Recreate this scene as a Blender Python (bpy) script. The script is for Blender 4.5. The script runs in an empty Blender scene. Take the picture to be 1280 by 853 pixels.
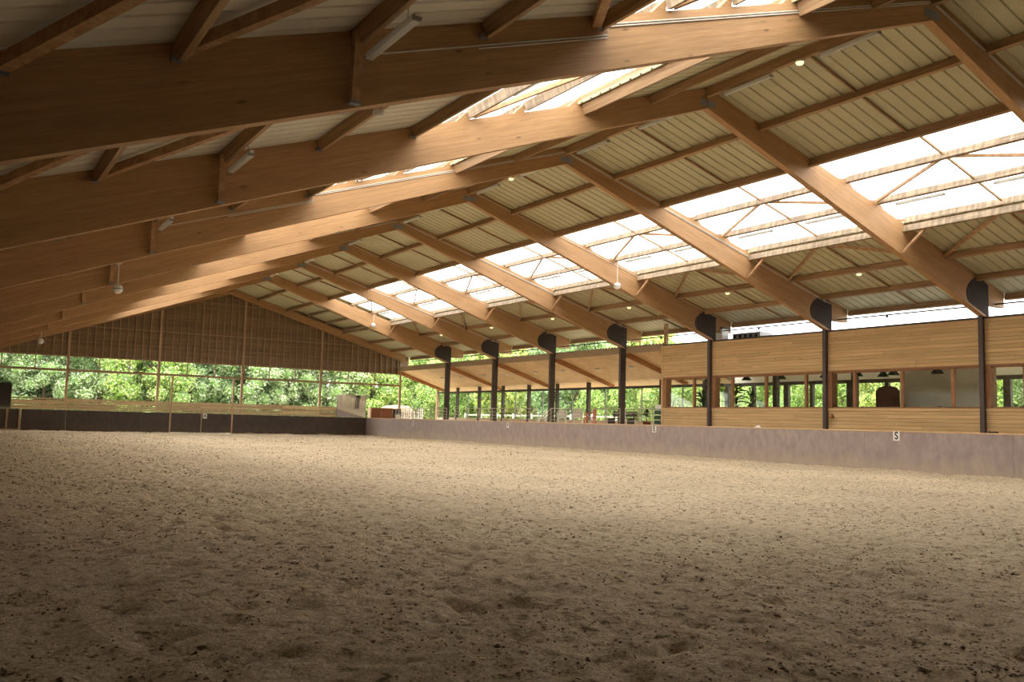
import bpy, bmesh, math, random
import numpy as np
from mathutils import Vector, Matrix, noise

random.seed(7)
rng = np.random.default_rng(11)
SC = bpy.context.scene
COL = SC.collection

# ------------------------------------------------------------------ camera
cam_d = bpy.data.cameras.new('camera')
cam = bpy.data.objects.new('camera', cam_d)
COL.objects.link(cam)
YAW, PITCH, ROLL = 0.567, 0.09108, 0.02566
Fv = Vector((math.sin(YAW) * math.cos(PITCH), math.cos(YAW) * math.cos(PITCH), math.sin(PITCH)))
Rv = Vector((math.cos(YAW), -math.sin(YAW), 0))
Uv = Rv.cross(Fv)
R2 = Rv * math.cos(ROLL) + Uv * math.sin(ROLL)
U2 = Uv * math.cos(ROLL) - Rv * math.sin(ROLL)
CAM = Vector((-16.236, -10.170, 1.2825))
cam.matrix_world = Matrix(((R2.x, U2.x, -Fv.x, CAM.x), (R2.y, U2.y, -Fv.y, CAM.y), (R2.z, U2.z, -Fv.z, CAM.z), (0, 0, 0, 1)))
cam_d.sensor_fit = 'HORIZONTAL'
cam_d.sensor_width = 36.0
cam_d.lens = 1106.92 / 1280 * 36.0
cam_d.clip_start = 0.05
cam_d.clip_end = 600
SC.camera = cam

# ------------------------------------------------------------------ sky and exposure
world = bpy.data.worlds.new('overcast_sky')
SC.world = world
world.use_nodes = True
bgn = world.node_tree.nodes['Background']
bgn.inputs[0].default_value = (1.0, 0.975, 0.93, 1)
bgn.inputs[1].default_value = 1.0
SC.view_settings.view_transform = 'Standard'
SC.view_settings.look = 'None'
SC.view_settings.gamma = 1.0
SC.view_settings.use_curve_mapping = False
SC.view_settings.exposure = 2.5
SC.cycles.use_denoising = True
SC.cycles.diffuse_bounces = 6
SC.cycles.max_bounces = 14
SC.cycles.transparent_max_bounces = 16


# ------------------------------------------------------------------ materials
def srgb(r, g, b):
    f = lambda c: (c / 255 / 12.92) if c / 255 <= 0.04045 else ((c / 255 + 0.055) / 1.055) ** 2.4
    return (f(r), f(g), f(b), 1)


def new_mat(name):
    m = bpy.data.materials.new(name)
    m.use_nodes = True
    nt = m.node_tree
    b = nt.nodes['Principled BSDF']
    return m, nt, b


def node(nt, typ, **kw):
    n = nt.nodes.new(typ)
    for k, v in kw.items():
        setattr(n, k, v)
    return n


def plain(name, col, rough=0.6, metal=0.0, var=0.08, scale=6.0, emit=None, estr=0.0, bump=0.0):
    m, nt, b = new_mat(name)
    tc = node(nt, 'ShaderNodeTexCoord')
    nz = node(nt, 'ShaderNodeTexNoise')
    nz.inputs['Scale'].default_value = scale
    nz.inputs['Detail'].default_value = 4
    nt.links.new(tc.outputs['Object'], nz.inputs['Vector'])
    mr = node(nt, 'ShaderNodeMapRange')
    mr.inputs[1].default_value = 0.3
    mr.inputs[2].default_value = 0.7
    mr.inputs[3].default_value = 1 - var
    mr.inputs[4].default_value = 1 + var
    nt.links.new(nz.outputs[0], mr.inputs[0])
    hs = node(nt, 'ShaderNodeHueSaturation')
    hs.inputs['Color'].default_value = col
    nt.links.new(mr.outputs[0], hs.inputs['Value'])
    nt.links.new(hs.outputs[0], b.inputs['Base Color'])
    b.inputs['Roughness'].default_value = rough
    b.inputs['Metallic'].default_value = metal
    if bump:
        bp = node(nt, 'ShaderNodeBump')
        bp.inputs['Strength'].default_value = bump
        bp.inputs['Distance'].default_value = 0.02
        nt.links.new(nz.outputs[0], bp.inputs['Height'])
        nt.links.new(bp.outputs[0], b.inputs['Normal'])
    if emit:
        b.inputs['Emission Color'].default_value = emit
        b.inputs['Emission Strength'].default_value = estr
    return m


def wood(name, c1, c2, stretch=(1, 14, 14), rot=(0, 0, 0), scale=1.2, lam=None, knots=0.0, objvar=0.10, rough=0.65, blotch=0.0):
    """grain runs along the axis whose stretch is smallest"""
    m, nt, b = new_mat(name)
    L = nt.links.new
    tc = node(nt, 'ShaderNodeTexCoord')
    m1 = node(nt, 'ShaderNodeMapping')
    m1.inputs['Rotation'].default_value = rot
    L(tc.outputs['Object'], m1.inputs[0])
    oi = node(nt, 'ShaderNodeObjectInfo')
    off = node(nt, 'ShaderNodeVectorMath', operation='SCALE')
    off.inputs[0].default_value = (7.3, 13.1, 5.7)
    L(oi.outputs['Random'], off.inputs['Scale'])
    add = node(nt, 'ShaderNodeVectorMath', operation='ADD')
    L(m1.outputs[0], add.inputs[0])
    L(off.outputs[0], add.inputs[1])
    m2 = node(nt, 'ShaderNodeMapping')
    m2.inputs['Scale'].default_value = stretch
    L(add.outputs[0], m2.inputs[0])
    nz = node(nt, 'ShaderNodeTexNoise')
    nz.inputs['Scale'].default_value = scale
    nz.inputs['Detail'].default_value = 6
    nz.inputs['Roughness'].default_value = 0.6
    L(m2.outputs[0], nz.inputs['Vector'])
    rp = node(nt, 'ShaderNodeValToRGB')
    rp.color_ramp.elements[0].position = 0.32
    rp.color_ramp.elements[1].position = 0.68
    rp.color_ramp.elements[0].color = c2
    rp.color_ramp.elements[1].color = c1
    L(nz.outputs[0], rp.inputs[0])
    out = rp.outputs[0]
    if lam:
        sx = node(nt, 'ShaderNodeSeparateXYZ')
        L(m1.outputs[0], sx.inputs[0])
        mm = node(nt, 'ShaderNodeMath', operation='MULTIPLY')
        mm.inputs[1].default_value = 1.0 / lam
        L(sx.outputs[2], mm.inputs[0])
        fl = node(nt, 'ShaderNodeMath', operation='FLOOR')
        L(mm.outputs[0], fl.inputs[0])
        wn = node(nt, 'ShaderNodeTexWhiteNoise', noise_dimensions='1D')
        L(fl.outputs[0], wn.inputs['W'])
        mr = node(nt, 'ShaderNodeMapRange')
        mr.inputs[3].default_value = 0.92
        mr.inputs[4].default_value = 1.06
        L(wn.outputs[0], mr.inputs[0])
        hs = node(nt, 'ShaderNodeHueSaturation')
        L(out, hs.inputs['Color'])
        L(mr.outputs[0], hs.inputs['Value'])
        out = hs.outputs[0]
    if knots:
        vo = node(nt, 'ShaderNodeTexVoronoi')
        vo.inputs['Scale'].default_value = knots
        m3 = node(nt, 'ShaderNodeMapping')
        m3.inputs['Scale'].default_value = [max(0.45, min(1.6, s / 7)) for s in stretch]
        L(add.outputs[0], m3.inputs[0])
        L(m3.outputs[0], vo.inputs['Vector'])
        lt = node(nt, 'ShaderNodeMapRange')
        lt.inputs[1].default_value = 0.03
        lt.inputs[2].default_value = 0.10
        lt.inputs[3].default_value = 0.45
        lt.inputs[4].default_value = 1.0
        L(vo.outputs['Distance'], lt.inputs[0])
        hs = node(nt, 'ShaderNodeHueSaturation')
        L(out, hs.inputs['Color'])
        L(lt.outputs[0], hs.inputs['Value'])
        out = hs.outputs[0]
    if blotch:
        n2 = node(nt, 'ShaderNodeTexNoise')
        n2.inputs['Scale'].default_value = 9.0
        n2.inputs['Detail'].default_value = 2
        m4 = node(nt, 'ShaderNodeMapping')
        m4.inputs['Scale'].default_value = (1.0, 1.0, 0.12)
        L(add.outputs[0], m4.inputs[0])
        L(m4.outputs[0], n2.inputs['Vector'])
        br = node(nt, 'ShaderNodeMapRange')
        br.inputs[1].default_value = 0.42
        br.inputs[2].default_value = 0.58
        br.inputs[3].default_value = 1 - blotch
        br.inputs[4].default_value = 1.0
        L(n2.outputs[0], br.inputs[0])
        hs = node(nt, 'ShaderNodeHueSaturation')
        L(out, hs.inputs['Color'])
        L(br.outputs[0], hs.inputs['Value'])
        out = hs.outputs[0]
    mr = node(nt, 'ShaderNodeMapRange')
    mr.inputs[3].default_value = 1 - objvar
    mr.inputs[4].default_value = 1 + objvar
    L(oi.outputs['Random'], mr.inputs[0])
    hs = node(nt, 'ShaderNodeHueSaturation')
    L(out, hs.inputs['Color'])
    L(mr.outputs[0], hs.inputs['Value'])
    L(hs.outputs[0], b.inputs['Base Color'])
    b.inputs['Roughness'].default_value = rough
    return m


AR = math.atan(0.315)   # mean slope of the right rafters
AL = math.atan(0.348)
M = {}
GL1, GL2 = srgb(181, 142, 99), srgb(157, 118, 77)
M['glulam_r'] = wood('glulam_right', GL1, GL2, (1.6, 16, 34), (0, -AR, 0), 1.0, lam=0.045, objvar=0.05, knots=2.2)
M['glulam_l'] = wood('glulam_left', GL1, GL2, (1.6, 16, 34), (0, AL, 0), 1.0, lam=0.045, objvar=0.05, knots=2.2)
M['purlin'] = wood('purlin_wood', srgb(176, 141, 103), srgb(136, 105, 72), (14, 0.7, 14), objvar=0.12)
M['purlin_pale'] = wood('skylit_streaked_purlin_wood', srgb(184, 164, 138), srgb(146, 124, 98), (14, 0.7, 14), objvar=0.08, blotch=0.35)  # pale tone paints in strong skylight on the purlins, with vertical streaks
M['brace'] = wood('brace_wood', srgb(198, 160, 120), srgb(154, 116, 80), (6, 6, 6), objvar=0.12)
M['board_club'] = wood('larch_board', srgb(224, 192, 142), srgb(198, 162, 112), (12, 0.5, 14), knots=2.6, objvar=0.09)
M['frame_brown'] = wood('window_frame_wood', srgb(172, 124, 86), srgb(138, 96, 62), (10, 10, 3), objvar=0.08)
M['gable_board'] = wood('gable_board_wood', srgb(142, 117, 90), srgb(112, 90, 68), (0.6, 10, 12), objvar=0.16)
M['gable_stud'] = wood('gable_stud_wood', srgb(174, 146, 116), srgb(142, 116, 90), (12, 12, 0.8), objvar=0.1)
M['dark_board'] = wood('low_bounce_board', srgb(62, 48, 36), srgb(44, 34, 26), (10, 0.6, 10), objvar=0.1)  # dark tone given to the unseen walls to cut bounced light
M['post'] = wood('post_wood', srgb(192, 164, 134), srgb(152, 124, 98), (12, 12, 0.8), objvar=0.1)
M['slat'] = wood('slat_wood', srgb(214, 192, 156), srgb(172, 148, 114), (0.7, 12, 12), objvar=0.2)
M['ply'] = wood('ceiling_ply', srgb(234, 200, 154), srgb(214, 178, 130), (2, 2, 2), objvar=0.08)
M['leanto_beam'] = wood('lean_to_beam_wood', srgb(190, 134, 82), srgb(150, 98, 54), (0.8, 9, 9), objvar=0.06)
M['steel'] = plain('dark_brown_steel', srgb(82, 70, 68), 0.5, 0.0, 0.1, 3)
M['plate_steel'] = plain('matt_dark_plate', srgb(58, 48, 46), 0.85, 0.0, 0.12, 5)
M['galv'] = plain('galvanised_steel', srgb(132, 134, 136), 0.5, 0.15, 0.15, 8)
M['conduit'] = plain('pale_plastic_conduit', srgb(205, 198, 186), 0.5, 0, 0.05)
M['sheet'] = plain('beige_roof_sheet', srgb(188, 182, 150), 0.55, 0, 0.08, 1.3)
M['sheet_l'] = plain('cream_roof_sheet', srgb(214, 210, 196), 0.55, 0, 0.08, 1.3)
M['white'] = plain('white_paint', srgb(232, 230, 224), 0.5, 0, 0.03)
M['offwhite'] = plain('light_grey_enamel', srgb(226, 225, 222), 0.4, 0, 0.04)
M['tube'] = plain('milky_lamp_cover', srgb(226, 226, 222), 0.3, 0, 0.03)
_nt = M['tube'].node_tree
_tl = node(_nt, 'ShaderNodeBsdfTranslucent')
_tl.inputs[0].default_value = (0.85, 0.86, 0.86, 1)
_mx = node(_nt, 'ShaderNodeMixShader')
_mx.inputs[0].default_value = 0.55
_nt.links.new(_nt.nodes['Principled BSDF'].outputs[0], _mx.inputs[1])
_nt.links.new(_tl.outputs[0], _mx.inputs[2])
_nt.links.new(_mx.outputs[0], _nt.nodes['Material Output'].inputs[0])
M['lit'] = plain('glowing_lamp_glass', srgb(255, 240, 205), 0.4, 0, 0.0, emit=srgb(255, 226, 165), estr=0.28)
M['black'] = plain('black_plastic', srgb(28, 27, 27), 0.5, 0, 0.1)
M['letter'] = plain('black_letter_paint', srgb(22, 22, 24), 0.6, 0, 0.05)
M['plate'] = plain('white_letter_plate', srgb(236, 234, 228), 0.5, 0, 0.03)
M['palep'] = plain('worn_pale_plate', srgb(196, 186, 178), 0.7, 0, 0.12, 14)
M['palel'] = plain('worn_pale_letter', srgb(160, 146, 140), 0.7, 0, 0.1, 14)
M['rail'] = plain('pale_rail_metal', srgb(190, 176, 160), 0.5, 0.1, 0.06)
M['concrete'] = plain('deck_concrete', srgb(212, 198, 176), 0.85, 0, 0.12, 3, bump=0.2)
M['dark_in'] = plain('dark_post_paint', srgb(70, 58, 50), 0.5, 0, 0.1)
M['red'] = plain('red_plastic', srgb(206, 62, 66), 0.4, 0, 0.05)
M['green_p'] = plain('green_plastic', srgb(46, 86, 62), 0.5, 0, 0.1)
M['lampgreen'] = plain('dark_green_enamel', srgb(44, 70, 58), 0.35, 0, 0.05)
M['brown_door'] = plain('brown_cabinet_lacquer', srgb(142, 84, 50), 0.5, 0, 0.08)
M['settle'] = plain('dark_brown_leather', srgb(92, 52, 34), 0.5, 0, 0.1)
M['terracotta'] = plain('terracotta', srgb(150, 86, 58), 0.8, 0, 0.1)
M['leaf_in'] = plain('house_plant_leaf', srgb(62, 92, 46), 0.5, 0, 0.25, 9)
M['white_wall'] = plain('white_plaster', srgb(236, 232, 222), 0.85, 0, 0.04, 2)
M['bark'] = wood('bark', srgb(122, 104, 84), srgb(78, 64, 50), (8, 8, 1), scale=2, objvar=0.15)
M['bounce_ground'] = plain('pale_bounce_ground', srgb(168, 164, 138), 0.9, 0, 0.25, 2, bump=0.5)  # ground colour paled to throw light up into the gallery
M['pvc'] = plain('grey_duct_metal', srgb(150, 150, 148), 0.5, 0.3, 0.06)


def kick_mat(name, c1, c2, dust, streak):
    m, nt, b = new_mat(name)
    L = nt.links.new
    tc = node(nt, 'ShaderNodeTexCoord')
    mp = node(nt, 'ShaderNodeMapping')
    mp.inputs['Scale'].default_value = (3, 3, 1.4)
    oi = node(nt, 'ShaderNodeObjectInfo')
    off = node(nt, 'ShaderNodeVectorMath', operation='SCALE')
    off.inputs[0].default_value = (3.3, 9.1, 1.7)
    L(oi.outputs['Random'], off.inputs['Scale'])
    add = node(nt, 'ShaderNodeVectorMath', operation='ADD')
    L(tc.outputs['Object'], add.inputs[0])
    L(off.outputs[0], add.inputs[1])
    L(add.outputs[0], mp.inputs[0])
    nz = node(nt, 'ShaderNodeTexNoise')
    nz.inputs['Scale'].default_value = 1.6
    nz.inputs['Detail'].default_value = 7
    nz.inputs['Roughness'].default_value = 0.65
    L(mp.outputs[0], nz.inputs['Vector'])
    rp = node(nt, 'ShaderNodeValToRGB')
    rp.color_ramp.elements[0].position = 0.36
    rp.color_ramp.elements[1].position = 0.62
    rp.color_ramp.elements[0].color = c2
    rp.color_ramp.elements[1].color = c1
    L(nz.outputs[0], rp.inputs[0])
    n2 = node(nt, 'ShaderNodeTexNoise')
    n2.inputs['Scale'].default_value = 2.2
    n2.inputs['Detail'].default_value = 8
    L(add.outputs[0], n2.inputs['Vector'])
    sx = node(nt, 'ShaderNodeSeparateXYZ')
    L(tc.outputs['Object'], sx.inputs[0])
    ma = node(nt, 'ShaderNodeMath', operation='MULTIPLY_ADD')   # splashed dust reaches unevenly up the board
    ma.inputs[1].default_value = -1.1
    ma.inputs[2].default_value = -0.42
    L(sx.outputs[2], ma.inputs[0])
    ad = node(nt, 'ShaderNodeMath', operation='ADD')
    L(ma.outputs[0], ad.inputs[0])
    L(n2.outputs[0], ad.inputs[1])
    mr = node(nt, 'ShaderNodeMapRange')
    mr.inputs[1].default_value = 0.1
    mr.inputs[2].default_value = 0.8
    mr.inputs[3].default_value = 0.0
    mr.inputs[4].default_value = streak
    L(ad.outputs[0], mr.inputs[0])
    mx = node(nt, 'ShaderNodeMixRGB')
    mx.inputs[2].default_value = dust
    L(mr.outputs[0], mx.inputs[0])
    L(rp.outputs[0], mx.inputs[1])
    L(mx.outputs[0], b.inputs['Base Color'])
    b.inputs['Roughness'].default_value = 0.75
    return m


M['kick_r'] = kick_mat('purple_grey_coated_ply', srgb(170, 154, 149), srgb(152, 136, 132), srgb(188, 171, 148), 0.7)
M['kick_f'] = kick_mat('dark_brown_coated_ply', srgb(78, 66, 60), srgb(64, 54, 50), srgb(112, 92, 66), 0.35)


def skylight_mat():
    m, nt, b = new_mat('translucent_roof_sheet')
    L = nt.links.new
    nt.nodes.remove(b)
    out = nt.nodes['Material Output']
    tr = node(nt, 'ShaderNodeBsdfTransparent')
    tr.inputs[0].default_value = (0.96, 0.955, 0.94, 1)
    tl = node(nt, 'ShaderNodeBsdfTranslucent')
    tl.inputs[0].default_value = (0.9, 0.9, 0.88, 1)
    mx = node(nt, 'ShaderNodeMixShader')
    mx.inputs[0].default_value = 0.22
    L(tr.outputs[0], mx.inputs[1])
    L(tl.outputs[0], mx.inputs[2])
    L(mx.outputs[0], out.inputs[0])
    return m


def glass_mat(name, gloss=0.12, tint=(0.93, 0.95, 0.93, 1)):
    m, nt, b = new_mat(name)
    L = nt.links.new
    nt.nodes.remove(b)
    out = nt.nodes['Material Output']
    tr = node(nt, 'ShaderNodeBsdfTransparent')
    tr.inputs[0].default_value = tint
    gl = node(nt, 'ShaderNodeBsdfGlossy')
    gl.inputs['Roughness'].default_value = 0.02
    fr = node(nt, 'ShaderNodeLayerWeight')
    fr.inputs[0].default_value = 0.5
    pw = node(nt, 'ShaderNodeMath', operation='POWER')
    pw.inputs[1].default_value = 5.0
    L(fr.outputs['Facing'], pw.inputs[0])
    mu = node(nt, 'ShaderNodeMath', operation='MULTIPLY_ADD')
    mu.inputs[1].default_value = 0.7
    mu.inputs[2].default_value = gloss * 0.3
    L(pw.outputs[0], mu.inputs[0])
    mx = node(nt, 'ShaderNodeMixShader')
    L(mu.outputs[0], mx.inputs[0])
    L(tr.outputs[0], mx.inputs[1])
    L(gl.outputs[0], mx.inputs[2])
    L(mx.outputs[0], out.inputs[0])
    return m


M['skylight'] = skylight_mat()
M['glass'] = glass_mat('window_glass')
m_, nt_, b_ = new_mat('mirror_glass')
b_.inputs['Base Color'].default_value = (0.86, 0.87, 0.86, 1)
b_.inputs['Metallic'].default_value = 1.0
b_.inputs['Roughness'].default_value = 0.05
M['mirror'] = m_


def foliage_mat(name, cols, trans=0.45):
    m, nt, b = new_mat(name)
    L = nt.links.new
    geo = node(nt, 'ShaderNodeNewGeometry')
    rp = node(nt, 'ShaderNodeValToRGB')
    rp.color_ramp.interpolation = 'LINEAR'
    els = rp.color_ramp.elements
    els[0].color = cols[0]
    els[1].color = cols[-1]
    for i in range(1, len(cols) - 1):
        e = els.new(i / (len(cols) - 1))
        e.color = cols[i]
    L(geo.outputs['Random Per Island'], rp.inputs[0])
    tc = node(nt, 'ShaderNodeTexCoord')
    nz = node(nt, 'ShaderNodeTexNoise')
    nz.inputs['Scale'].default_value = 0.5
    L(tc.outputs['Object'], nz.inputs['Vector'])
    oi = node(nt, 'ShaderNodeObjectInfo')
    mr = node(nt, 'ShaderNodeMapRange')
    mr.inputs[1].default_value = 0.3
    mr.inputs[2].default_value = 0.7
    mr.inputs[3].default_value = 0.65
    mr.inputs[4].default_value = 1.3
    L(nz.outputs[0], mr.inputs[0])
    hs = node(nt, 'ShaderNodeHueSaturation')
    L(rp.outputs[0], hs.inputs['Color'])
    L(mr.outputs[0], hs.inputs['Value'])
    mh = node(nt, 'ShaderNodeMapRange')
    mh.inputs[3].default_value = 0.48
    mh.inputs[4].default_value = 0.52
    L(oi.outputs['Random'], mh.inputs[0])
    L(mh.outputs[0], hs.inputs['Hue'])
    L(hs.outputs[0], b.inputs['Base Color'])
    b.inputs['Roughness'].default_value = 0.5
    out = nt.nodes['Material Output']
    tl = node(nt, 'ShaderNodeBsdfTranslucent')
    L(hs.outputs[0], tl.inputs[0])
    mx = node(nt, 'ShaderNodeMixShader')
    mx.inputs[0].default_value = trans
    L(b.outputs[0], mx.inputs[1])
    L(tl.outputs[0], mx.inputs[2])
    L(mx.outputs[0], out.inputs[0])
    return m


FA = foliage_mat('leaf_cool_green', [srgb(128, 158, 98), srgb(172, 198, 140), srgb(208, 224, 184), srgb(238, 243, 226)])
FB = foliage_mat('leaf_yellow_green', [srgb(172, 198, 92), srgb(206, 228, 124), srgb(230, 241, 164), srgb(245, 248, 206)])
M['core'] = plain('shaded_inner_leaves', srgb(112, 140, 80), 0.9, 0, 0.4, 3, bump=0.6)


def sand_mat():
    m, nt, b = new_mat('riding_sand')
    L = nt.links.new
    tc = node(nt, 'ShaderNodeTexCoord')
    n1 = node(nt, 'ShaderNodeTexNoise')
    n1.inputs['Scale'].default_value = 9.0
    n1.inputs['Detail'].default_value = 9
    n1.inputs['Roughness'].default_value = 0.7
    L(tc.outputs['Object'], n1.inputs['Vector'])
    n2 = node(nt, 'ShaderNodeTexNoise')
    n2.inputs['Scale'].default_value = 0.35
    n2.inputs['Detail'].default_value = 4
    L(tc.outputs['Object'], n2.inputs['Vector'])
    n3 = node(nt, 'ShaderNodeTexNoise')
    n3.inputs['Scale'].default_value = 42.0
    n3.inputs['Detail'].default_value = 6
    n3.inputs['Roughness'].default_value = 0.75
    L(tc.outputs['Object'], n3.inputs['Vector'])
    rp = node(nt, 'ShaderNodeValToRGB')
    rp.color_ramp.elements[0].position = 0.36
    rp.color_ramp.elements[1].position = 0.62
    rp.color_ramp.elements[0].color = srgb(112, 92, 70)
    rp.color_ramp.elements[1].color = srgb(216, 198, 170)
    e = rp.color_ramp.elements.new(0.45)
    e.color = srgb(198, 178, 148)
    L(n1.outputs[0], rp.inputs[0])
    hs = node(nt, 'ShaderNodeHueSaturation')
    L(rp.outputs[0], hs.inputs['Color'])
    m1 = node(nt, 'ShaderNodeMapRange')
    m1.inputs[1].default_value = 0.3
    m1.inputs[2].default_value = 0.7
    m1.inputs[3].default_value = 0.9
    m1.inputs[4].default_value = 1.1
    L(n2.outputs[0], m1.inputs[0])
    m3 = node(nt, 'ShaderNodeMapRange')
    m3.inputs[1].default_value = 0.3
    m3.inputs[2].default_value = 0.7
    m3.inputs[3].default_value = 0.5
    m3.inputs[4].default_value = 1.4
    L(n3.outputs[0], m3.inputs[0])
    mu = node(nt, 'ShaderNodeMath', operation='MULTIPLY')
    L(m1.outputs[0], mu.inputs[0])
    L(m3.outputs[0], mu.inputs[1])
    L(mu.outputs[0], hs.inputs['Value'])
    L(hs.outputs[0], b.inputs['Base Color'])
    b.inputs['Roughness'].default_value = 0.95
    b.inputs['Specular IOR Level'].default_value = 0.15
    bp = node(nt, 'ShaderNodeBump')
    bp.inputs['Strength'].default_value = 0.9
    bp.inputs['Distance'].default_value = 0.05
    ad = node(nt, 'ShaderNodeMath', operation='MULTIPLY_ADD')
    ad.inputs[1].default_value = 0.25
    L(n3.outputs[0], ad.inputs[0])
    L(n1.outputs[0], ad.inputs[2])
    L(ad.outputs[0], bp.inputs['Height'])
    L(bp.outputs[0], b.inputs['Normal'])
    return m


M['sand'] = sand_mat()


# ------------------------------------------------------------------ mesh helpers
def box(bm, x0, x1, y0, y1, z0, z1):
    v = [bm.verts.new(p) for p in ((x0, y0, z0), (x1, y0, z0), (x1, y1, z0), (x0, y1, z0), (x0, y0, z1), (x1, y0, z1), (x1, y1, z1), (x0, y1, z1))]
    for f in ((3, 2, 1, 0), (4, 5, 6, 7), (0, 1, 5, 4), (1, 2, 6, 5), (2, 3, 7, 6), (3, 0, 4, 7)):
        bm.faces.new([v[i] for i in f])


def bar(bm, p, q, w, h, up=(0, 0, 1)):
    """square-cut bar from p to q, w wide, h high (h along up)"""
    p, q = Vector(p), Vector(q)
    d = (q - p).normalized()
    u = Vector(up)
    s = d.cross(u)
    if s.length < 1e-4:
        s = d.cross(Vector((1, 0, 0)))
    s.normalize()
    u = s.cross(d).normalized()
    v = []
    for c in (p, q):
        for a, b_ in ((-1, -1), (1, -1), (1, 1), (-1, 1)):
            v.append(bm.verts.new(c + s * (a * w / 2) + u * (b_ * h / 2)))
    for f in ((3, 2, 1, 0), (4, 5, 6, 7), (0, 1, 5, 4), (1, 2, 6, 5), (2, 3, 7, 6), (3, 0, 4, 7)):
        bm.faces.new([v[i] for i in f])


def tube(bm, pts, r, n=6):
    pts = [Vector(p) for p in pts]
    rings = []
    for i, p in enumerate(pts):
        d = (pts[min(i + 1, len(pts) - 1)] - pts[max(i - 1, 0)]).normalized()
        s = d.cross(Vector((0, 0, 1)))
        if s.length < 1e-3:
            s = d.cross(Vector((1, 0, 0)))
        s.normalize()
        u = s.cross(d)
        rr = r[i] if isinstance(r, (list, tuple)) else r
        rings.append([bm.verts.new(p + s * (math.cos(t) * rr) + u * (math.sin(t) * rr)) for t in [2 * math.pi * k / n for k in range(n)]])
    for a, b_ in zip(rings, rings[1:]):
        for k in range(n):
            bm.faces.new((a[k], a[(k + 1) % n], b_[(k + 1) % n], b_[k]))
    bm.faces.new(rings[0][::-1])
    bm.faces.new(rings[-1])


def lathe(bm, c, prof, n=16):
    """prof: list of (r, z); closed when r=0 at the ends"""
    c = Vector(c)
    rings = []
    for r, z in prof:
        if r < 1e-6:
            rings.append([bm.verts.new(c + Vector((0, 0, z)))])
        else:
            rings.append([bm.verts.new(c + Vector((math.cos(2 * math.pi * k / n) * r, math.sin(2 * math.pi * k / n) * r, z))) for k in range(n)])
    for a, b_ in zip(rings, rings[1:]):
        for k in range(n):
            k2 = (k + 1) % n
            if len(a) == 1 and len(b_) == 1:
                continue
            if len(a) == 1:
                bm.faces.new((a[0], b_[k2], b_[k]))
            elif len(b_) == 1:
                bm.faces.new((a[k], a[k2], b_[0]))
            else:
                bm.faces.new((a[k], a[k2], b_[k2], b_[k]))


def prism_xz(bm, pts, y0, y1):
    """polygon in the XZ plane extruded along y"""
    a = [bm.verts.new((x, y0, z)) for x, z in pts]
    b_ = [bm.verts.new((x, y1, z)) for x, z in pts]
    n = len(pts)
    bm.faces.new(a)
    bm.faces.new(b_[::-1])
    for i in range(n):
        j = (i + 1) % n
        bm.faces.new((a[j], a[i], b_[i], b_[j]))


def prism_yz(bm, pts, x0, x1):
    a = [bm.verts.new((x0, y, z)) for y, z in pts]
    b_ = [bm.verts.new((x1, y, z)) for y, z in pts]
    n = len(pts)
    bm.faces.new(a)
    bm.faces.new(b_[::-1])
    for i in range(n):
        j = (i + 1) % n
        bm.faces.new((a[j], a[i], b_[i], b_[j]))


def wpos(o):
    p = Vector(o.location)
    while o.parent:
        o = o.parent
        p += Vector(o.location)
    return p


def obj(name, bm, mat, parent=None, smooth=False, keep=False, origin=None):
    """link the bmesh (in world coordinates) as one mesh object"""
    bmesh.ops.recalc_face_normals(bm, faces=bm.faces)
    me = bpy.data.meshes.new(name)
    if origin is None:
        lo = Vector([min(v.co[i] for v in bm.verts) for i in range(3)])
        hi = Vector([max(v.co[i] for v in bm.verts) for i in range(3)])
        origin = (lo + hi) / 2
    origin = Vector(origin)
    for v in bm.verts:
        v.co -= origin
    bm.to_mesh(me)
    bm.free()
    if smooth:
        for p in me.polygons:
            p.use_smooth = True
    me.materials.append(mat)
    o = bpy.data.objects.new(name, me)
    COL.objects.link(o)
    if parent:
        o.parent = parent
        o.location = origin - wpos(parent)
    else:
        o.location = origin
    return o


def inst(name, mesh, loc, parent=None, rot=None):
    o = bpy.data.objects.new(name, mesh)
    COL.objects.link(o)
    o.location = Vector(loc) - (wpos(parent) if parent else Vector((0, 0, 0)))
    if parent:
        o.parent = parent
    if rot:
        o.rotation_euler = rot
    return o


def mesh_of(name, bm, mat, smooth=False):
    bmesh.ops.recalc_face_normals(bm, faces=bm.faces)
    me = bpy.data.meshes.new(name)
    bm.to_mesh(me)
    bm.free()
    if smooth:
        for p in me.polygons:
            p.use_smooth = True
    me.materials.append(mat)
    return me


def empty(name, loc, label=None, cat=None, group=None, kind=None):
    o = bpy.data.objects.new(name, None)
    COL.objects.link(o)
    o.location = loc
    o.empty_display_size = 0.2
    return tag(o, label, cat, group, kind)


def tag(o, label=None, cat=None, group=None, kind=None):
    if label:
        o['label'] = label
    if cat:
        o['category'] = cat
    if group:
        o['group'] = group
    if kind:
        o['kind'] = kind
    return o


def B():
    return bmesh.new()


def one(name, fn, mat, parent=None, smooth=False):
    bm = B()
    fn(bm)
    return obj(name, bm, mat, parent, smooth)


ORD = ['first', 'second', 'third', 'fourth', 'fifth', 'sixth', 'seventh', 'eighth', 'ninth', 'tenth', 'eleventh', 'twelfth', 'thirteenth', 'fourteenth', 'fifteenth', 'sixteenth', 'seventeenth', 'eighteenth']

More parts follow.
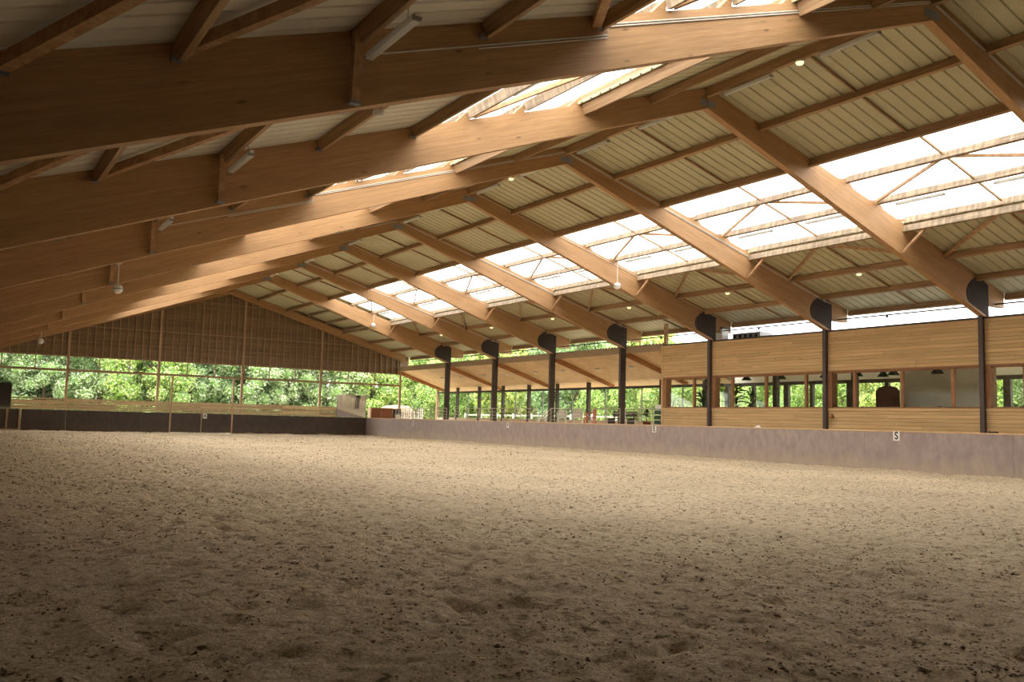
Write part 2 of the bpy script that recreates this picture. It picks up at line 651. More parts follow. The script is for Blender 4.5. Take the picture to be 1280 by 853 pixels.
# ------------------------------------------------------------------ dimensions (metres)
BAY = 6.25
YG = 52.2          # gable plane
YB = -14.0         # back end, behind the viewpoint
XL = -18.6         # left wall
XK = 10.317        # right kickboard face
XW = 12.695        # right column face
ZK = 1.30          # kickboard top
DECK = 1.10
TR = lambda x: 10.13 - 0.287 * x
UR = lambda x: 9.566 - 0.342 * x
TL = lambda a: 10.13 - 0.331 * a
UL = lambda a: 9.566 - 0.366 * a
SLR, SLL = math.atan(0.287), math.atan(0.331)
YK = [BAY * k for k in range(8)]

# ------------------------------------------------------------------ floor: raked riding sand with real relief


def vnoise(x, y, seed):
    r = np.random.default_rng(seed)
    t = r.random((256, 256))
    xi, yi = np.floor(x).astype(int), np.floor(y).astype(int)
    fx, fy = x - xi, y - yi
    fx, fy = fx * fx * (3 - 2 * fx), fy * fy * (3 - 2 * fy)
    g = lambda a, b_: t[a & 255, b_ & 255]
    return (g(xi, yi) * (1 - fx) + g(xi + 1, yi) * fx) * (1 - fy) + (g(xi, yi + 1) * (1 - fx) + g(xi + 1, yi + 1) * fx) * fy


def graded(a, b_, near, s0, grow):
    out = [near]
    s = s0
    x = near
    while x < b_:
        x += s
        s = min(s * grow, 0.6)
        out.append(min(x, b_))
    s = s0
    x = near
    lo = []
    while x > a:
        x -= s
        s = min(s * grow * 1.02, 0.8)
        lo.append(max(x, a))
    return np.array(lo[::-1] + out)


gx = graded(XL, XK + 0.02, -13.2, 0.035, 1.008)
gy = graded(YB, 51.5, -6.0, 0.035, 1.0065)
GX, GY = np.meshgrid(gx, gy, indexing='ij')
h = np.zeros_like(GX)
h += (vnoise(GX * 0.5, GY * 0.5, 1) - 0.5) * 0.04
h += (vnoise(GX * 1.7 + 9, GY * 1.7, 2) - 0.5) * 0.03
n4 = vnoise(GX * 4.1, GY * 4.1 + 5, 3)
h += (n4 - 0.5) * 0.04
h += (vnoise(GX * 9.3, GY * 9.3, 4) - 0.5) * 0.028
h += (vnoise(GX * 19.0 + 3, GY * 19.0, 5) - 0.5) * 0.016
pits = np.clip(vnoise(GX * 5.2 + 40, GY * 5.2 + 11, 6) - 0.74, 0, 1) * -0.22
h += pits
# a low bank of sand heaped against the boards
h += 0.05 * np.exp(-((XK - GX) / 0.25) ** 2) * vnoise(GX * 2, GY * 1.3, 8)
h += 0.07 * np.exp(-((51.46 - GY) / 0.4) ** 2) * vnoise(GX * 1.4, GY * 2, 9)
nx, ny = GX.shape
co = np.stack([GX, GY, h], -1).reshape(-1, 3)
idx = np.arange(nx * ny).reshape(nx, ny)
quads = np.stack([idx[:-1, :-1], idx[1:, :-1], idx[1:, 1:], idx[:-1, 1:]], -1).reshape(-1, 4)
me = bpy.data.meshes.new('floor')
me.vertices.add(len(co))
me.vertices.foreach_set('co', co.ravel())
me.loops.add(quads.size)
me.loops.foreach_set('vertex_index', quads.ravel().astype(np.int32))
me.polygons.add(len(quads))
me.polygons.foreach_set('loop_start', np.arange(0, quads.size, 4, dtype=np.int32))
me.polygons.foreach_set('loop_total', np.full(len(quads), 4, dtype=np.int32))
me.polygons.foreach_set('use_smooth', np.ones(len(quads), dtype=bool))
me.update()
me.materials.append(M['sand'])
floor = bpy.data.objects.new('floor', me)
COL.objects.link(floor)
tag(floor, 'loose beige riding sand covering the arena floor', kind='structure')

# damp clods and fibres lying loose on the sand: nobody could count them
def hz(x, y):
    i = np.clip(np.searchsorted(gx, x), 1, len(gx) - 1)
    j = np.clip(np.searchsorted(gy, y), 1, len(gy) - 1)
    return h[i, j]


nc = 60000
u = rng.random(nc)
cxs = -15.9 + (XK + 15.5) * rng.random(nc) ** 1.5
cys = -7.5 + 57 * u ** 2.2
keep = vnoise(cxs * 0.9, cys * 0.9, 21) * 0.6 + vnoise(cxs * 3.1, cys * 3.1, 22) * 0.4 > 0.42
cxs, cys = cxs[keep], cys[keep]
nc = len(cxs)
rad = rng.uniform(0.003, 0.010, nc) * (1 + 0.8 * (rng.random(nc) < 0.06)) * (1 + np.clip(cys + 6, 0, 40) * 0.03)
czs = hz(cxs, cys) - rad * 0.1
octa = np.array([(1, 0, 0), (0, 1, 0), (-1, 0, 0), (0, -1, 0), (0, 0, 0.7), (0, 0, -0.7)], float)
tri = np.array([(0, 1, 4), (1, 2, 4), (2, 3, 4), (3, 0, 4), (1, 0, 5), (2, 1, 5), (3, 2, 5), (0, 3, 5)])
vv = (octa[None] + rng.normal(0, 0.22, (nc, 6, 3))) * rad[:, None, None] * np.array([1.5, 1.5, 1.0])
vv += np.stack([cxs, cys, czs], -1)[:, None, :]
ff = (tri[None] + (np.arange(nc) * 6)[:, None, None]).reshape(-1, 3)
cme = bpy.data.meshes.new('sand_clods')
cme.from_pydata(vv.reshape(-1, 3).tolist(), [], ff.tolist())
cme.materials.append(plain('damp_brown_clod', srgb(140, 116, 90), 0.95, 0, 0.35, 3))
clods = bpy.data.objects.new('sand_clods', cme)
COL.objects.link(clods)
tag(clods, 'small damp brown clods scattered over the riding sand', 'clods', kind='stuff')

gm = B()
box(gm, -90, 110, -40, 150, -0.5, -0.3)
tag(obj('ground_outside', gm, M['bounce_ground']), 'rough ground outside the hall, paled to bounce light', kind='structure')

# ------------------------------------------------------------------ roof slopes
PSEC = 0.20


def purlin_mesh(name, w, h, length, mat):
    bm = B()
    box(bm, -w / 2, w / 2, -length / 2, length / 2, -h / 2, h / 2)
    return mesh_of(name, bm, mat)


SEG = [(YB, -0.15)] + [(YK[i] + 0.07, YK[i + 1] - 0.15) for i in range(7)] + [(YK[7] + 0.07, YG - 0.1)]
PM = {}


def purlins(parent, a, side, mat, on_top, w=0.10, h=0.21, segs=SEG, lower=0.0):
    """one purlin per bay at horizontal distance a from the ridge"""
    for y0, y1 in segs:
        L = round(y1 - y0, 3)
        key = (L, w, h, mat.name)
        if key not in PM:
            PM[key] = purlin_mesh('purlin', w, h, L, mat)
        t = TR(a) if side > 0 else TL(a)
        th = SLR if side > 0 else SLL
        off = (h / 2 + 0.01 if on_top else -h / 2 - 0.015) - lower
        loc = (side * (a + math.sin(th) * off), (y0 + y1) / 2, t + math.cos(th) * off)
        inst('purlin', PM[key], loc, parent, (0, side * th, 0))


PANEL = BAY / 18
PG = 0.034


def sheet_mesh(length, mat):
    bm = B()
    w = PANEL - 0.004
    prof = [(0, 0), (w * 0.80, 0), (w * 0.85, PG), (w * 0.95, PG), (w, 0), (w, 0.07), (0, 0.07)]
    a = [bm.verts.new((0, y, z)) for y, z in prof]
    b_ = [bm.verts.new((length, y, z)) for y, z in prof]
    bm.faces.new(a)
    bm.faces.new(b_[::-1])
    for i in range(len(prof)):
        j = (i + 1) % len(prof)
        bm.faces.new((a[j], a[i], b_[i], b_[j]))
    return mesh_of('roof_sheet', bm, mat)


def sheets(parent, a0, a1, side, mat, lift=0.0):
    th = SLR if side > 0 else SLL
    T = TR if side > 0 else TL
    L = (a1 - a0) / math.cos(th)
    me = sheet_mesh(L, mat)
    n = int(math.ceil((YG + 0.6 - YB) / PANEL))
    y = YG + 0.6 - PANEL * n
    for i in range(n):
        yy = y + i * PANEL
        o = inst('roof_sheet', me, (side * a0, yy, T(a0) + lift), parent, (0, th, 0) if side > 0 else None)
        if side < 0:
            o.rotation_euler = (0, th, math.pi)
            o.location.y += PANEL


roofs = {}
for side, nm in ((1, 'right'), (-1, 'left')):
    T = TR if side > 0 else TL
    up = empty('roof_upper_' + nm, (0, 20, 10.2), 'ribbed sheet roof between the ridge and the %s skylight' % nm, kind='structure')
    lo = empty('roof_lower_' + nm, (side * 11, 20, T(11)), 'ribbed sheet roof below the %s skylight' % nm, kind='structure')
    sk = empty('skylight_' + nm, (side * 6.3, 20, T(6.3)), 'long white translucent skylight strip in the %s roof slope' % nm, kind='structure')
    roofs[nm] = (up, lo, sk)
    mat = M['sheet'] if side > 0 else M['sheet_l']
    sheets(up, 0.0, 4.20, side, M['sheet'])
    sheets(lo, 8.40, 14.45 if side > 0 else 19.2, side, mat)
    purlins(up, 2.0, side, M['purlin'], False)
    purlins(up, 4.06, side, M['purlin'], False, h=0.24)
    lowp = (8.46, 10.65, 12.42, 14.12) if side > 0 else (8.46, 10.45, 12.3, 14.35, 16.35, 17.8)
    for a in lowp:
        purlins(lo, a, side, M['purlin_pale'] if (a == 8.46 and side > 0) else M['purlin'], False, lower=0.05 if (a == 8.46 and side > 0) else 0.0)
    for a in (5.63, 7.08, 8.44):
        purlins(sk, a, side, M['purlin_pale'], True, h=0.20)
    # corrugated translucent panes, two to a bay
    th = SLR if side > 0 else SLL
    a0, a1 = 3.95, 8.62
    L = (a1 - a0) / math.cos(th)
    bm = B()
    W = BAY / 2 - 0.03
    n = 90
    prev = None
    for i in range(n + 1):
        yy = W * i / n
        zz = 0.018 * math.sin(i / n * 2 * math.pi * 18)
        c = (bm.verts.new((0, yy, zz)), bm.verts.new((L, yy, zz)))
        if prev:
            bm.faces.new((prev[0], prev[1], c[1], c[0]))
        prev = c
    pane = mesh_of('skylight_pane', bm, M['skylight'], True)
    for i in range(-1, 14):
        y = i * BAY / 2 + 0.015 - 0.05
        o = inst('skylight_pane', pane, (side * a0, y, T(a0) + 0.25), sk, (0, th, 0) if side > 0 else (0, th, math.pi))
        if side < 0:
            o.location.y += W
    # solid raised cover: gable bay, plus unseen near bays closed to dim the floor
    for y0, y1 in ((YB, -BAY / 2 - 0.04), (7 * BAY - 0.02, YG + 0.5)):
        bm = B()
        prism_xz(bm, [(side * a0, T(a0) + 0.22), (side * a1, T(a1) + 0.22), (side * a1, T(a1) + 0.30), (side * a0, T(a0) + 0.30)], y0, y1)
        obj('cover_sheet', bm, M['sheet'], sk)
    bm = B()
    prism_xz(bm, [(side * a0, T(a0) - 0.03), (side * a1, T(a1) - 0.03), (side * a1, T(a1) + 0.23), (side * a0, T(a0) + 0.23)], YG + 0.02, YG + 0.06)
    obj('gable_closure', bm, M['gable_board'], sk)
    # upstand boards closing the step at the upper and lower edge
    bm = B()
    box(bm, side * 3.97 - 0.015, side * 3.97 + 0.015, YB, YG + 0.5, T(3.97) + 0.06, T(3.97) + 0.30)
    obj('upstand', bm, M['purlin'], sk)
    bm = B()
    box(bm, side * 8.60 - 0.012, side * 8.60 + 0.012, YB, YG + 0.5, T(8.60) + 0.03, T(8.60) + 0.25)
    obj('upstand', bm, M['purlin_pale'], sk)
    # wedge blocks that hold the skylight purlins on the rafters
    for y in YK:
        for a in (4.06, 5.63, 7.08, 8.44):
            bm = B()
            q0, q1 = a + 0.05, a + 0.34
            if a == 4.06:
                q0, q1 = a + 0.06, a + 0.38
            prism_xz(bm, [(side * q0, T(q0) - 0.005), (side * q1, T(q1) - 0.005), (side * (q1 - 0.06), T(q1) + 0.06), (side * q0, T(q0) + 0.20)], y - 0.13, y + 0.04)
            obj('wedge_block', bm, M['glulam_r'], sk)

# ridge purlin
up = roofs['right'][0]
for y0, y1 in SEG:
    bm = B()
    box(bm, -0.06, 0.06, y0, y1, 9.86, 10.12)
    obj('ridge_purlin', bm, M['purlin'], up)

# slender mid-bay battens and V braces
mids = [(YK[i] + YK[i + 1]) / 2 - 0.05 for i in range(7)]


def slope_pt(side, a, y, dz):
    return (side * a, y, (TR(a) if side > 0 else TL(a)) + dz)


for i in [-1] + list(range(7)) + [7]:
    ym = (i + 0.5) * BAY - 0.05 if i < 7 else (YK[7] + YG) / 2
    for a0, a1, dz, par in ((0.1, 1.95, -0.05, 0), (2.05, 4.0, -0.05, 0), (4.1, 5.58, 0.12, 2), (5.68, 7.03, 0.12, 2), (7.13, 8.38, 0.12, 2), (8.52, 10.6, -0.06, 1), (10.7, 12.37, -0.06, 1), (12.47, 14.07, -0.06, 1)):
        bm = B()
        bar(bm, slope_pt(1, a0, ym, dz), slope_pt(1, a1, ym, dz), 0.05, 0.06)
        obj('batten', bm, M['purlin'], roofs['right'][par])
    if i == 7:
        continue
    for s in (-1, 1):
        yf = (i if s < 0 else i + 1) * BAY + (0.07 if s < 0 else -0.16)
        if yf < -BAY + 0.2 - 0.2 and s < 0:
            yf = -BAY
        bm = B()
        bar(bm, slope_pt(1, 7.0, yf, 0.05), slope_pt(1, 5.70, ym + s * 0.08, 0.10), 0.06, 0.08)
        obj('brace', bm, M['brace'], roofs['right'][2])
        bm = B()
        bar(bm, slope_pt(1, 10.55, yf, -0.12), slope_pt(1, 8.55, ym + s * 0.08, -0.12), 0.07, 0.10)
        obj('brace', bm, M['brace'], roofs['right'][1])
        bm = B()
        bar(bm, slope_pt(-1, 7.0, yf, 0.05), slope_pt(-1, 5.70, ym + s * 0.08, 0.10), 0.06, 0.10)
        obj('brace', bm, M['brace'], roofs['left'][2])
        for a0, a1, w in ((16.0, 14.4, 0.13), (14.35, 12.35, 0.10), (8.52, 10.4, 0.13)):
            if a0 == 8.52 and i >= 0:
                continue
            bm = B()
            bar(bm, slope_pt(-1, a0, yf, -0.13), slope_pt(-1, a1, ym + s * 0.05, -0.13), w, 0.15)
            obj('brace', bm, M['brace'], roofs['left'][1])

# joist hangers at the near-side purlin feet of the left slope
for k in (0, 1, 2):
    for a in (8.46, 10.45, 14.35, 15.98):
        bm = B()
        x, y, z = slope_pt(-1, a, YK[k] - 0.155, -0.20)
        box(bm, x - 0.06, x + 0.06, y - 0.05, y + 0.012, z - 0.04, z + 0.02)
        obj('hanger', bm, M['galv'], roofs['left'][1])


# ------------------------------------------------------------------ portal frames
def build_frame(k):
    y = YK[k]
    n = 7 - k
    lab = 'glued timber roof frame with dark steel column, %s from the far gable' % ORD[n]
    if k == 0:
        lab = 'glued timber roof frame closest to the viewpoint, its right column out of view'
    t = empty('roof_truss', (XW + 0.17, y - 0.05, 0), lab, 'roof frame', 'timber roof frames', 'thing')
    y0, y1 = y - 0.14, y + 0.06
    bm = B()
    prism_xz(bm, [(0.004, 9.566), (0.004, 10.12), (14.02, TR(14.02)), (14.02, TR(14.02) - 0.52), (13.06, TR(13.06) - 0.78), (13.0, UR(12.86)), (12.72, UR(12.72))], y0, y1)
    obj('rafter', bm, M['glulam_r'], t)
    bm = B()
    prism_xz(bm, [(-0.004, 9.566), (-0.004, 10.12), (XL + 0.1, TL(-XL - 0.1)), (XL + 0.1, UL(-XL - 0.1))], y0, y1)
    obj('rafter', bm, M['glulam_l'], t)
    # column: flanged steel section
    bm = B()
    yc = y - 0.04
    box(bm, XW, XW + 0.025, yc - 0.075, yc + 0.075, 0.0, 6.2)
    box(bm, XW + 0.325, XW + 0.35, yc - 0.075, yc + 0.075, 0.0, 6.2)
    box(bm, XW + 0.02, XW + 0.33, yc - 0.05, yc + 0.05, 0.0, 6.2)
    obj('column', bm, M['steel'], t)
    # round bolted plate on both faces of the knee
    cx, cz, r, rz = XW + 0.04, 5.90, 0.98, 0.60
    pts = []
    for i in range(0, 25):
        ang = math.pi / 2 + math.pi * i / 24
        px, pz = cx + r * math.cos(ang), cz + rz * math.sin(ang)
        pts.append((px, min(max(pz, UR(px) + 0.10), TR(px) - 0.06)))
    pts += [(XW + 0.35, 5.16), (XW + 0.35, TR(XW + 0.35) - 0.12)]
    for ya, yb in ((y0 - 0.014, y0), (y1, y1 + 0.014)):
        bm = B()
        prism_xz(bm, pts, ya, yb)
        pl = obj('knee_plate', bm, M['plate_steel'], t)
        if ya < y0 and k >= 0:
            bm = B()
            for i in range(1, 24, 1):
                ang = math.pi / 2 + math.pi * i / 24
                px, pz = cx + (r - 0.06) * math.cos(ang), cz + (rz - 0.06) * math.sin(ang)
                if pz < UR(px) + 0.16 or pz > TR(px) - 0.1:
                    continue
                box(bm, px - 0.014, px + 0.014, ya - 0.012, ya, pz - 0.014, pz + 0.014)
            tag(obj('bolt_ring', bm, M['steel'], pl), kind='stuff')
    # ridge shoe
    bm = B()
    box(bm, -0.26, -0.012, y0 - 0.012, y0, 9.60, 9.78)
    box(bm, 0.012, 0.26, y0 - 0.012, y0, 9.60, 9.78)
    obj('ridge_shoe', bm, M['galv'], t)
    # knee struts
    bm = B()
    bar(bm, (8.30, y0 - 0.03, UR(8.30) + 0.06), (8.46, y0 - 0.68, TR(8.46) - 0.24), 0.07, 0.09, (1, 0, 0))
    obj('knee_strut', bm, M['brace'], t)
    bm = B()
    bar(bm, (-12.27, y0 - 0.06, UL(12.27) + 0.07), (-12.3, y0 - 0.20, TL(12.3) - 0.08), 0.10, 0.11, (1, 0, 0))
    obj('knee_strut', bm, M['brace'], t)
    bm = B()
    box(bm, -12.34, -12.20, y0 - 0.12, y0, UL(12.27) + 0.03, UL(12.27) + 0.065)
    obj('strut_bracket', bm, M['galv'], t)
    # cable conduits along the near face
    if k in (0, 2, 4, 6, 3, 5):
        lines = []
        if k % 2 == 0:
            offs = (0.16, 0.20)
        else:
            offs = (0.12,)
        for j, o in enumerate(offs):
            yy = y0 - 0.016
            bm = B()
            tube(bm, [(0.05, yy, TR(0) - o - 0.02), (4, yy, TR(4) - o), (13.0 - 0.3 * j, yy, TR(13.0 - 0.3 * j) - o)], 0.012, 6)
            obj('conduit', bm, M['conduit'], t)
            if k % 2 == 0:
                bm = B()
                tube(bm, [(-0.05, yy, TL(0) - o - 0.02), (-8.30, yy, TL(8.30) - o), (-8.32, yy, TL(8.32) - o - 0.17), (-12.0 if j == 0 else -10.5, yy, TL(12.0 if j == 0 else 10.5) - o - 0.17)], 0.012, 6)
                obj('conduit', bm, M['conduit'], t)
    return t


frames = [build_frame(k) for k in range(8)]

# ------------------------------------------------------------------ far gable
gable = empty('wall_far_gable', (0, YG, 0), 'dark boarded gable wall above the far opening', kind='structure')
ZG = 4.71


def roof_z(x):
    return (TR(x) if x > 0 else TL(-x)) - 0.02


def under_z(x):
    return UR(x) if x > 0 else UL(-x)


z = ZG
bh = 0.15
while z < 10.0:
    zt = z + bh - 0.008
    # width where the board stays under the roof
    xr = min(14.0, (10.11 - zt) / 0.287)
    xl = max(XL, -(10.11 - zt) / 0.331)
    if xr - xl > 0.3:
        bm = B()
        box(bm, xl, xr, YG + 0.02, YG + 0.045, z, zt)
        obj('board', bm, M['gable_board'], gable)
    z += bh
bm = B()
prism_xz(bm, [(-16.2, ZG), (14.0, ZG), (14.0, TR(14.0) - 0.03), (0, 10.08)], YG + 0.05, YG + 0.09)
obj('backing', bm, M['gable_board'], gable)
GP = [-15.3, -9.82, -4.37, 1.17, 6.88, 13.3]
x = XL + 0.3
while x < 13.2:
    if all(abs(x - g) > 0.16 for g in GP):
        bm = B()
        box(bm, x - 0.03, x + 0.03, YG - 0.10, YG + 0.02, ZG, min(roof_z(x), 10.0) - 0.05)
        obj('stud', bm, M['gable_stud'], gable)
    x += 0.475
for g in GP:
    bm = B()
    box(bm, g - 0.075, g + 0.075, YG - 0.12, YG + 0.02, 0.0, roof_z(g) - 0.05)
    obj('post', bm, M['post'], gable)
for zz, x0, x1 in ((6.70, -10.2, 12.0), (8.92, -3.5, 4.2), (ZG + 0.02, XL, 13.3)):
    bm = B()
    box(bm, x0, x1, YG - 0.08, YG - 0.02, zz - 0.035, zz + 0.035)
    obj('girt', bm, M['gable_stud'], gable)
for i in range(len(GP) - 1):
    bm = B()
    box(bm, GP[i] + 0.076, GP[i + 1] - 0.076, YG - 0.09, YG - 0.0, 3.76, 3.90)
    obj('rail', bm, M['gable_stud'], gable)
    for f in (1 / 3, 2 / 3):
        xx = GP[i] + (GP[i + 1] - GP[i]) * f
        bm = B()
        box(bm, xx - 0.03, xx + 0.03, YG - 0.07, YG - 0.01, 3.90, ZG)
        obj('short_post', bm, M['gable_stud'], gable)
# gable rafters
for side in (1, -1):
    U, T = (UR, TR) if side > 0 else (UL, TL)
    e = 13.6 if side > 0 else -XL
    bm = B()
    prism_xz(bm, [(0.003 * side, U(0) + 0.05), (0.003 * side, T(0) - 0.02), (side * e, T(e) - 0.02), (side * e, T(e) - 0.62)], YG - 0.22, YG - 0.13)
    obj('gable_rafter', bm, M['glulam_r'] if side > 0 else M['glulam_l'], gable)

# far kickboard with gate and hit-and-miss slat rail above it
YF = 51.46
kf = empty('wall_far_kickboard', (0, YF, 0), 'dark brown kickboard across the far short side', kind='structure')
cuts = [-12.25, -9.8, -7.3, -5.4, -3.64]
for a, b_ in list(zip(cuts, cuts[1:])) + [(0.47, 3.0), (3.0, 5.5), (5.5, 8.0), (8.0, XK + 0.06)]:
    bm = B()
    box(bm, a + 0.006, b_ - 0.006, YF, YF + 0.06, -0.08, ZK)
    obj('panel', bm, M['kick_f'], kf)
for xx in (-3.60, 0.43):
    bm = B()
    box(bm, xx - 0.05, xx + 0.05, YF - 0.03, YF + 0.08, -0.05, 3.78)
    obj('post', bm, M['post'], kf)
gate = empty('gate', (-1.6, YF, 0), 'dark double-leaf gate in the far kickboard, below the letter plate', 'gate')
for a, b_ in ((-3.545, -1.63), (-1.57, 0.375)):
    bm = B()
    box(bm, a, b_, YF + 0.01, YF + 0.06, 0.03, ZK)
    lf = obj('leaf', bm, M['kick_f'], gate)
    for zz in (0.3, 1.05):
        bm = B()
        xx = a + 0.02 if a < -2 else b_ - 0.26
        box(bm, xx, xx + 0.24, YF, YF + 0.01, zz - 0.025, zz + 0.025)
        obj('hinge_strap', bm, M['steel'], lf)
bm = B()
box(bm, -1.63, -1.57, YF - 0.02, YF + 0.06, 0.0, ZK + 0.25)
obj('meeting_stile', bm, M['post'], gate)
# tracks/door surround at the far left
dl = empty('side_gate', (-13.2, YF, 0), 'dark side gate with light wooden frame under the left mirror', 'gate')
for xx in (-13.0, -12.32):
    bm = B()
    box(bm, xx - 0.055, xx + 0.055, YF - 0.04, YF + 0.03, 0.1, ZK)
    obj('frame_post', bm, M['post'], dl)
bm = B()
box(bm, -16.5, -12.26, YF - 0.04, YF + 0.03, 0.02, 0.1)
obj('bottom_rail', bm, M['post'], dl)
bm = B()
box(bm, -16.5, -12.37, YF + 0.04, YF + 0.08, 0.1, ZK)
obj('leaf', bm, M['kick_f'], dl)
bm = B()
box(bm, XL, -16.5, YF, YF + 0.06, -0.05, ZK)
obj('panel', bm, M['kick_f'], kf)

sl = empty('slat_rail', (-2, YF + 0.1, 1.3), 'low rail of uneven horizontal wooden slats above the far kickboard', 'slat rail')
SX = [-13.3, -9.8, -7.0, -4.4, -1.6, 1.2, 4.0, 6.7, 8.05]
for i in range(len(SX) - 1):
    for r in range(6):
        zc = 1.375 + r * 0.122
        bm = B()
        w = 0.094 + random.uniform(-0.012, 0.012)
        bar(bm, (SX[i] + 0.01, YF + 0.20, zc + random.uniform(-0.016, 0.016)), (SX[i + 1] - 0.01, YF + 0.20, zc + random.uniform(-0.016, 0.016)), 0.022, w)
        obj('slat', bm, M['slat'], sl)
        if r < 5 and random.random() < 0.5:
            bm = B()
            bar(bm, (SX[i] + 0.01, YF + 0.27, zc + 0.061 + random.uniform(-0.03, 0.03)), (SX[i + 1] - 0.01, YF + 0.27, zc + 0.061 + random.uniform(-0.03, 0.03)), 0.022, 0.04)
            obj('slat', bm, M['slat'], sl)
    bm = B()
    box(bm, SX[i] - 0.035, SX[i] + 0.035, YF + 0.212, YF + 0.258, 1.28, 2.08)
    obj('slat_post', bm, M['slat'], sl)

# mirrors
def mirror(x0, x1, z0, z1, y, tilt, lab):
    t = empty('arena_mirror', ((x0 + x1) / 2, y, z0), lab, 'mirror', 'arena mirrors')
    dy = tilt
    bm = B()
    v = [bm.verts.new(p) for p in ((x0, y, z0), (x1, y, z0), (x1, y - dy, z1), (x0, y - dy, z1), (x0, y + 0.03, z0), (x1, y + 0.03, z0), (x1, y - dy + 0.03, z1), (x0, y - dy + 0.03, z1))]
    for f in ((0, 1, 2, 3), (7, 6, 5, 4), (0, 4, 5, 1), (1, 5, 6, 2), (2, 6, 7, 3), (3, 7, 4, 0)):
        bm.faces.new([v[i] for i in f])
    obj('mirror_glass', bm, M['mirror'], t)
    bm = B()
    bar(bm, (x0, y + 0.05, z0), (x0, y - dy + 0.05, z1), 0.05, 0.04, (0, 1, 0))
    obj('back_batten', bm, M['galv'], t)
    bm = B()
    bar(bm, (x1, y + 0.05, z0), (x1, y - dy + 0.05, z1), 0.05, 0.04, (0, 1, 0))
    obj('back_batten', bm, M['galv'], t)


mirror(8.02, 10.28, ZK + 0.01, 2.96, YF + 0.12, 0.10, 'large arena mirror on the far kickboard beside the right corner')
mirror(-16.2, -12.85, ZK + 0.01, 2.86, YF + 0.12, 0.015, 'dark arena mirror above the side gate at the far left')

# corner cupboard behind the boards
cb = empty('storage_cupboard', (11.7, YF + 0.35, ZK - 0.2), 'low cupboard with two brown doors behind the right far corner', 'cupboard')
bm = B()
box(bm, 10.72, 12.55, YF + 0.14, YF + 0.7, 1.12, 2.08)
obj('body', bm, M['post'], cb)
for a, b_ in ((10.78, 11.55), (11.63, 12.46)):
    bm = B()
    box(bm, a, b_, YF + 0.11, YF + 0.137, 1.18, 2.03)
    dr = obj('door', bm, M['brown_door'], cb)
    bm = B()
    lathe(bm, (b_ - 0.08, YF + 0.095, 1.62), [(0, -0.02), (0.018, -0.012), (0.018, 0.012), (0, 0.02)], 8)
    obj('knob', bm, M['galv'], dr)
bb = empty('black_bin', (13.0, YF + 0.3, 1.1), 'square black box beside the brown cupboard in the far corner', 'box')
bm = B()
box(bm, 12.60, 13.20, YF + 0.14, YF + 0.66, 1.12, 2.0)
obj('body', bm, M['black'], bb)
bm = B()
box(bm, 12.58, 13.22, YF + 0.12, YF + 0.68, 2.0, 2.04)
obj('lid', bm, M['black'], bb)
wb = empty('white_carton', (12.75, YF - 0.1, 1.1), 'small white carton in front of the square black box', 'carton')
bm = B()
box(bm, 12.62, 12.98, YF - 0.2, YF + 0.08, 1.12, 1.56)
obj('body', bm, M['white'], wb)
bm = B()
box(bm, 12.61, 12.99, YF - 0.21, YF + 0.09, 1.56, 1.60)
obj('lid', bm, M['offwhite'], wb)

# ------------------------------------------------------------------ right kickboard
kr = empty('wall_right_kickboard', (XK, 20, 0), 'long purple-grey kickboard along the right side of the arena', kind='structure')
PWD = 2.5
n = int((YF - YB) / PWD) + 1
for i in range(n):
    y1 = YF - i * PWD
    y0 = max(y1 - PWD, YB)
    bm = B()
    dx = random.uniform(-0.003, 0.003)
    box(bm, XK + dx, XK + 0.05, y0 + 0.003, y1 - 0.003, -0.08, ZK - 0.025)
    obj('panel', bm, M['kick_r'], kr)
for i in range(0, n, 2):
    y1 = YF - i * PWD
    y0 = max(y1 - 2 * PWD, YB)
    bm = B()
    box(bm, XK - 0.012, XK + 0.10, y0 + 0.004, y1 - 0.004, ZK - 0.025, ZK + 0.012)
    obj('capping', bm, M['ply'], kr)


def letter(ch, loc, face, lab, plate, ink, w=0.24, hh=0.31):
    t = empty('letter_plate', loc, lab, 'letter plate', 'dressage letters')
    x, y, z = loc
    bm = B()
    if face == 'x':
        box(bm, x - 0.008, x, y - w / 2, y + w / 2, z, z + hh)
    else:
        box(bm, x - w / 2, x + w / 2, y - 0.008, y, z, z + hh)
    obj('plate', bm, plate, t)
    cu = bpy.data.curves.new('letter', 'FONT')
    cu.body = ch
    cu.size = hh * 1.12
    cu.align_x = 'CENTER'
    cu.align_y = 'CENTER'
    cu.extrude = 0.003
    cu.offset = 0.008
    cu.materials.append(ink)
    tmp = bpy.data.objects.new('letter_curve', cu)
    COL.objects.link(tmp)
    lm = bpy.data.meshes.new_from_object(tmp.evaluated_get(bpy.context.evaluated_depsgraph_get()))
    bpy.data.objects.remove(tmp)
    lm.materials.clear()
    lm.materials.append(ink)
    o = bpy.data.objects.new('letter', lm)
    COL.objects.link(o)
    o.parent = t
    if face == 'x':
        o.rotation_euler = Matrix(((0, 0, -1), (-1, 0, 0), (0, 1, 0))).to_euler()
        o.location = (-0.011, 0, hh / 2)
    else:
        o.rotation_euler = (math.pi / 2, 0, 0)
        o.location = (0, -0.011, hh / 2)
    o.scale = (0.82, 1, 1)


letter('S', (XK - 0.014, 7.74, 0.985), 'x', 'white plate with black letter S on the right kickboard', M['plate'], M['letter'])
letter('E', (XK - 0.014, 19.60, 0.985), 'x', 'white plate with black letter E on the right kickboard', M['plate'], M['letter'])
letter('V', (XK - 0.014, 31.72, 0.945), 'x', 'white plate with black letter V on the right kickboard', M['plate'], M['letter'])
letter('K', (XK - 0.014, 43.6, 0.85), 'x', 'faded pale letter plate on the right kickboard by the far corner', M['palep'], M['palel'], 0.3, 0.5)
letter('A', (-1.38, YF - 0.03, 0.98), 'y', 'white letter plate on the far gate', M['plate'], M['letter'], 0.26, 0.32)

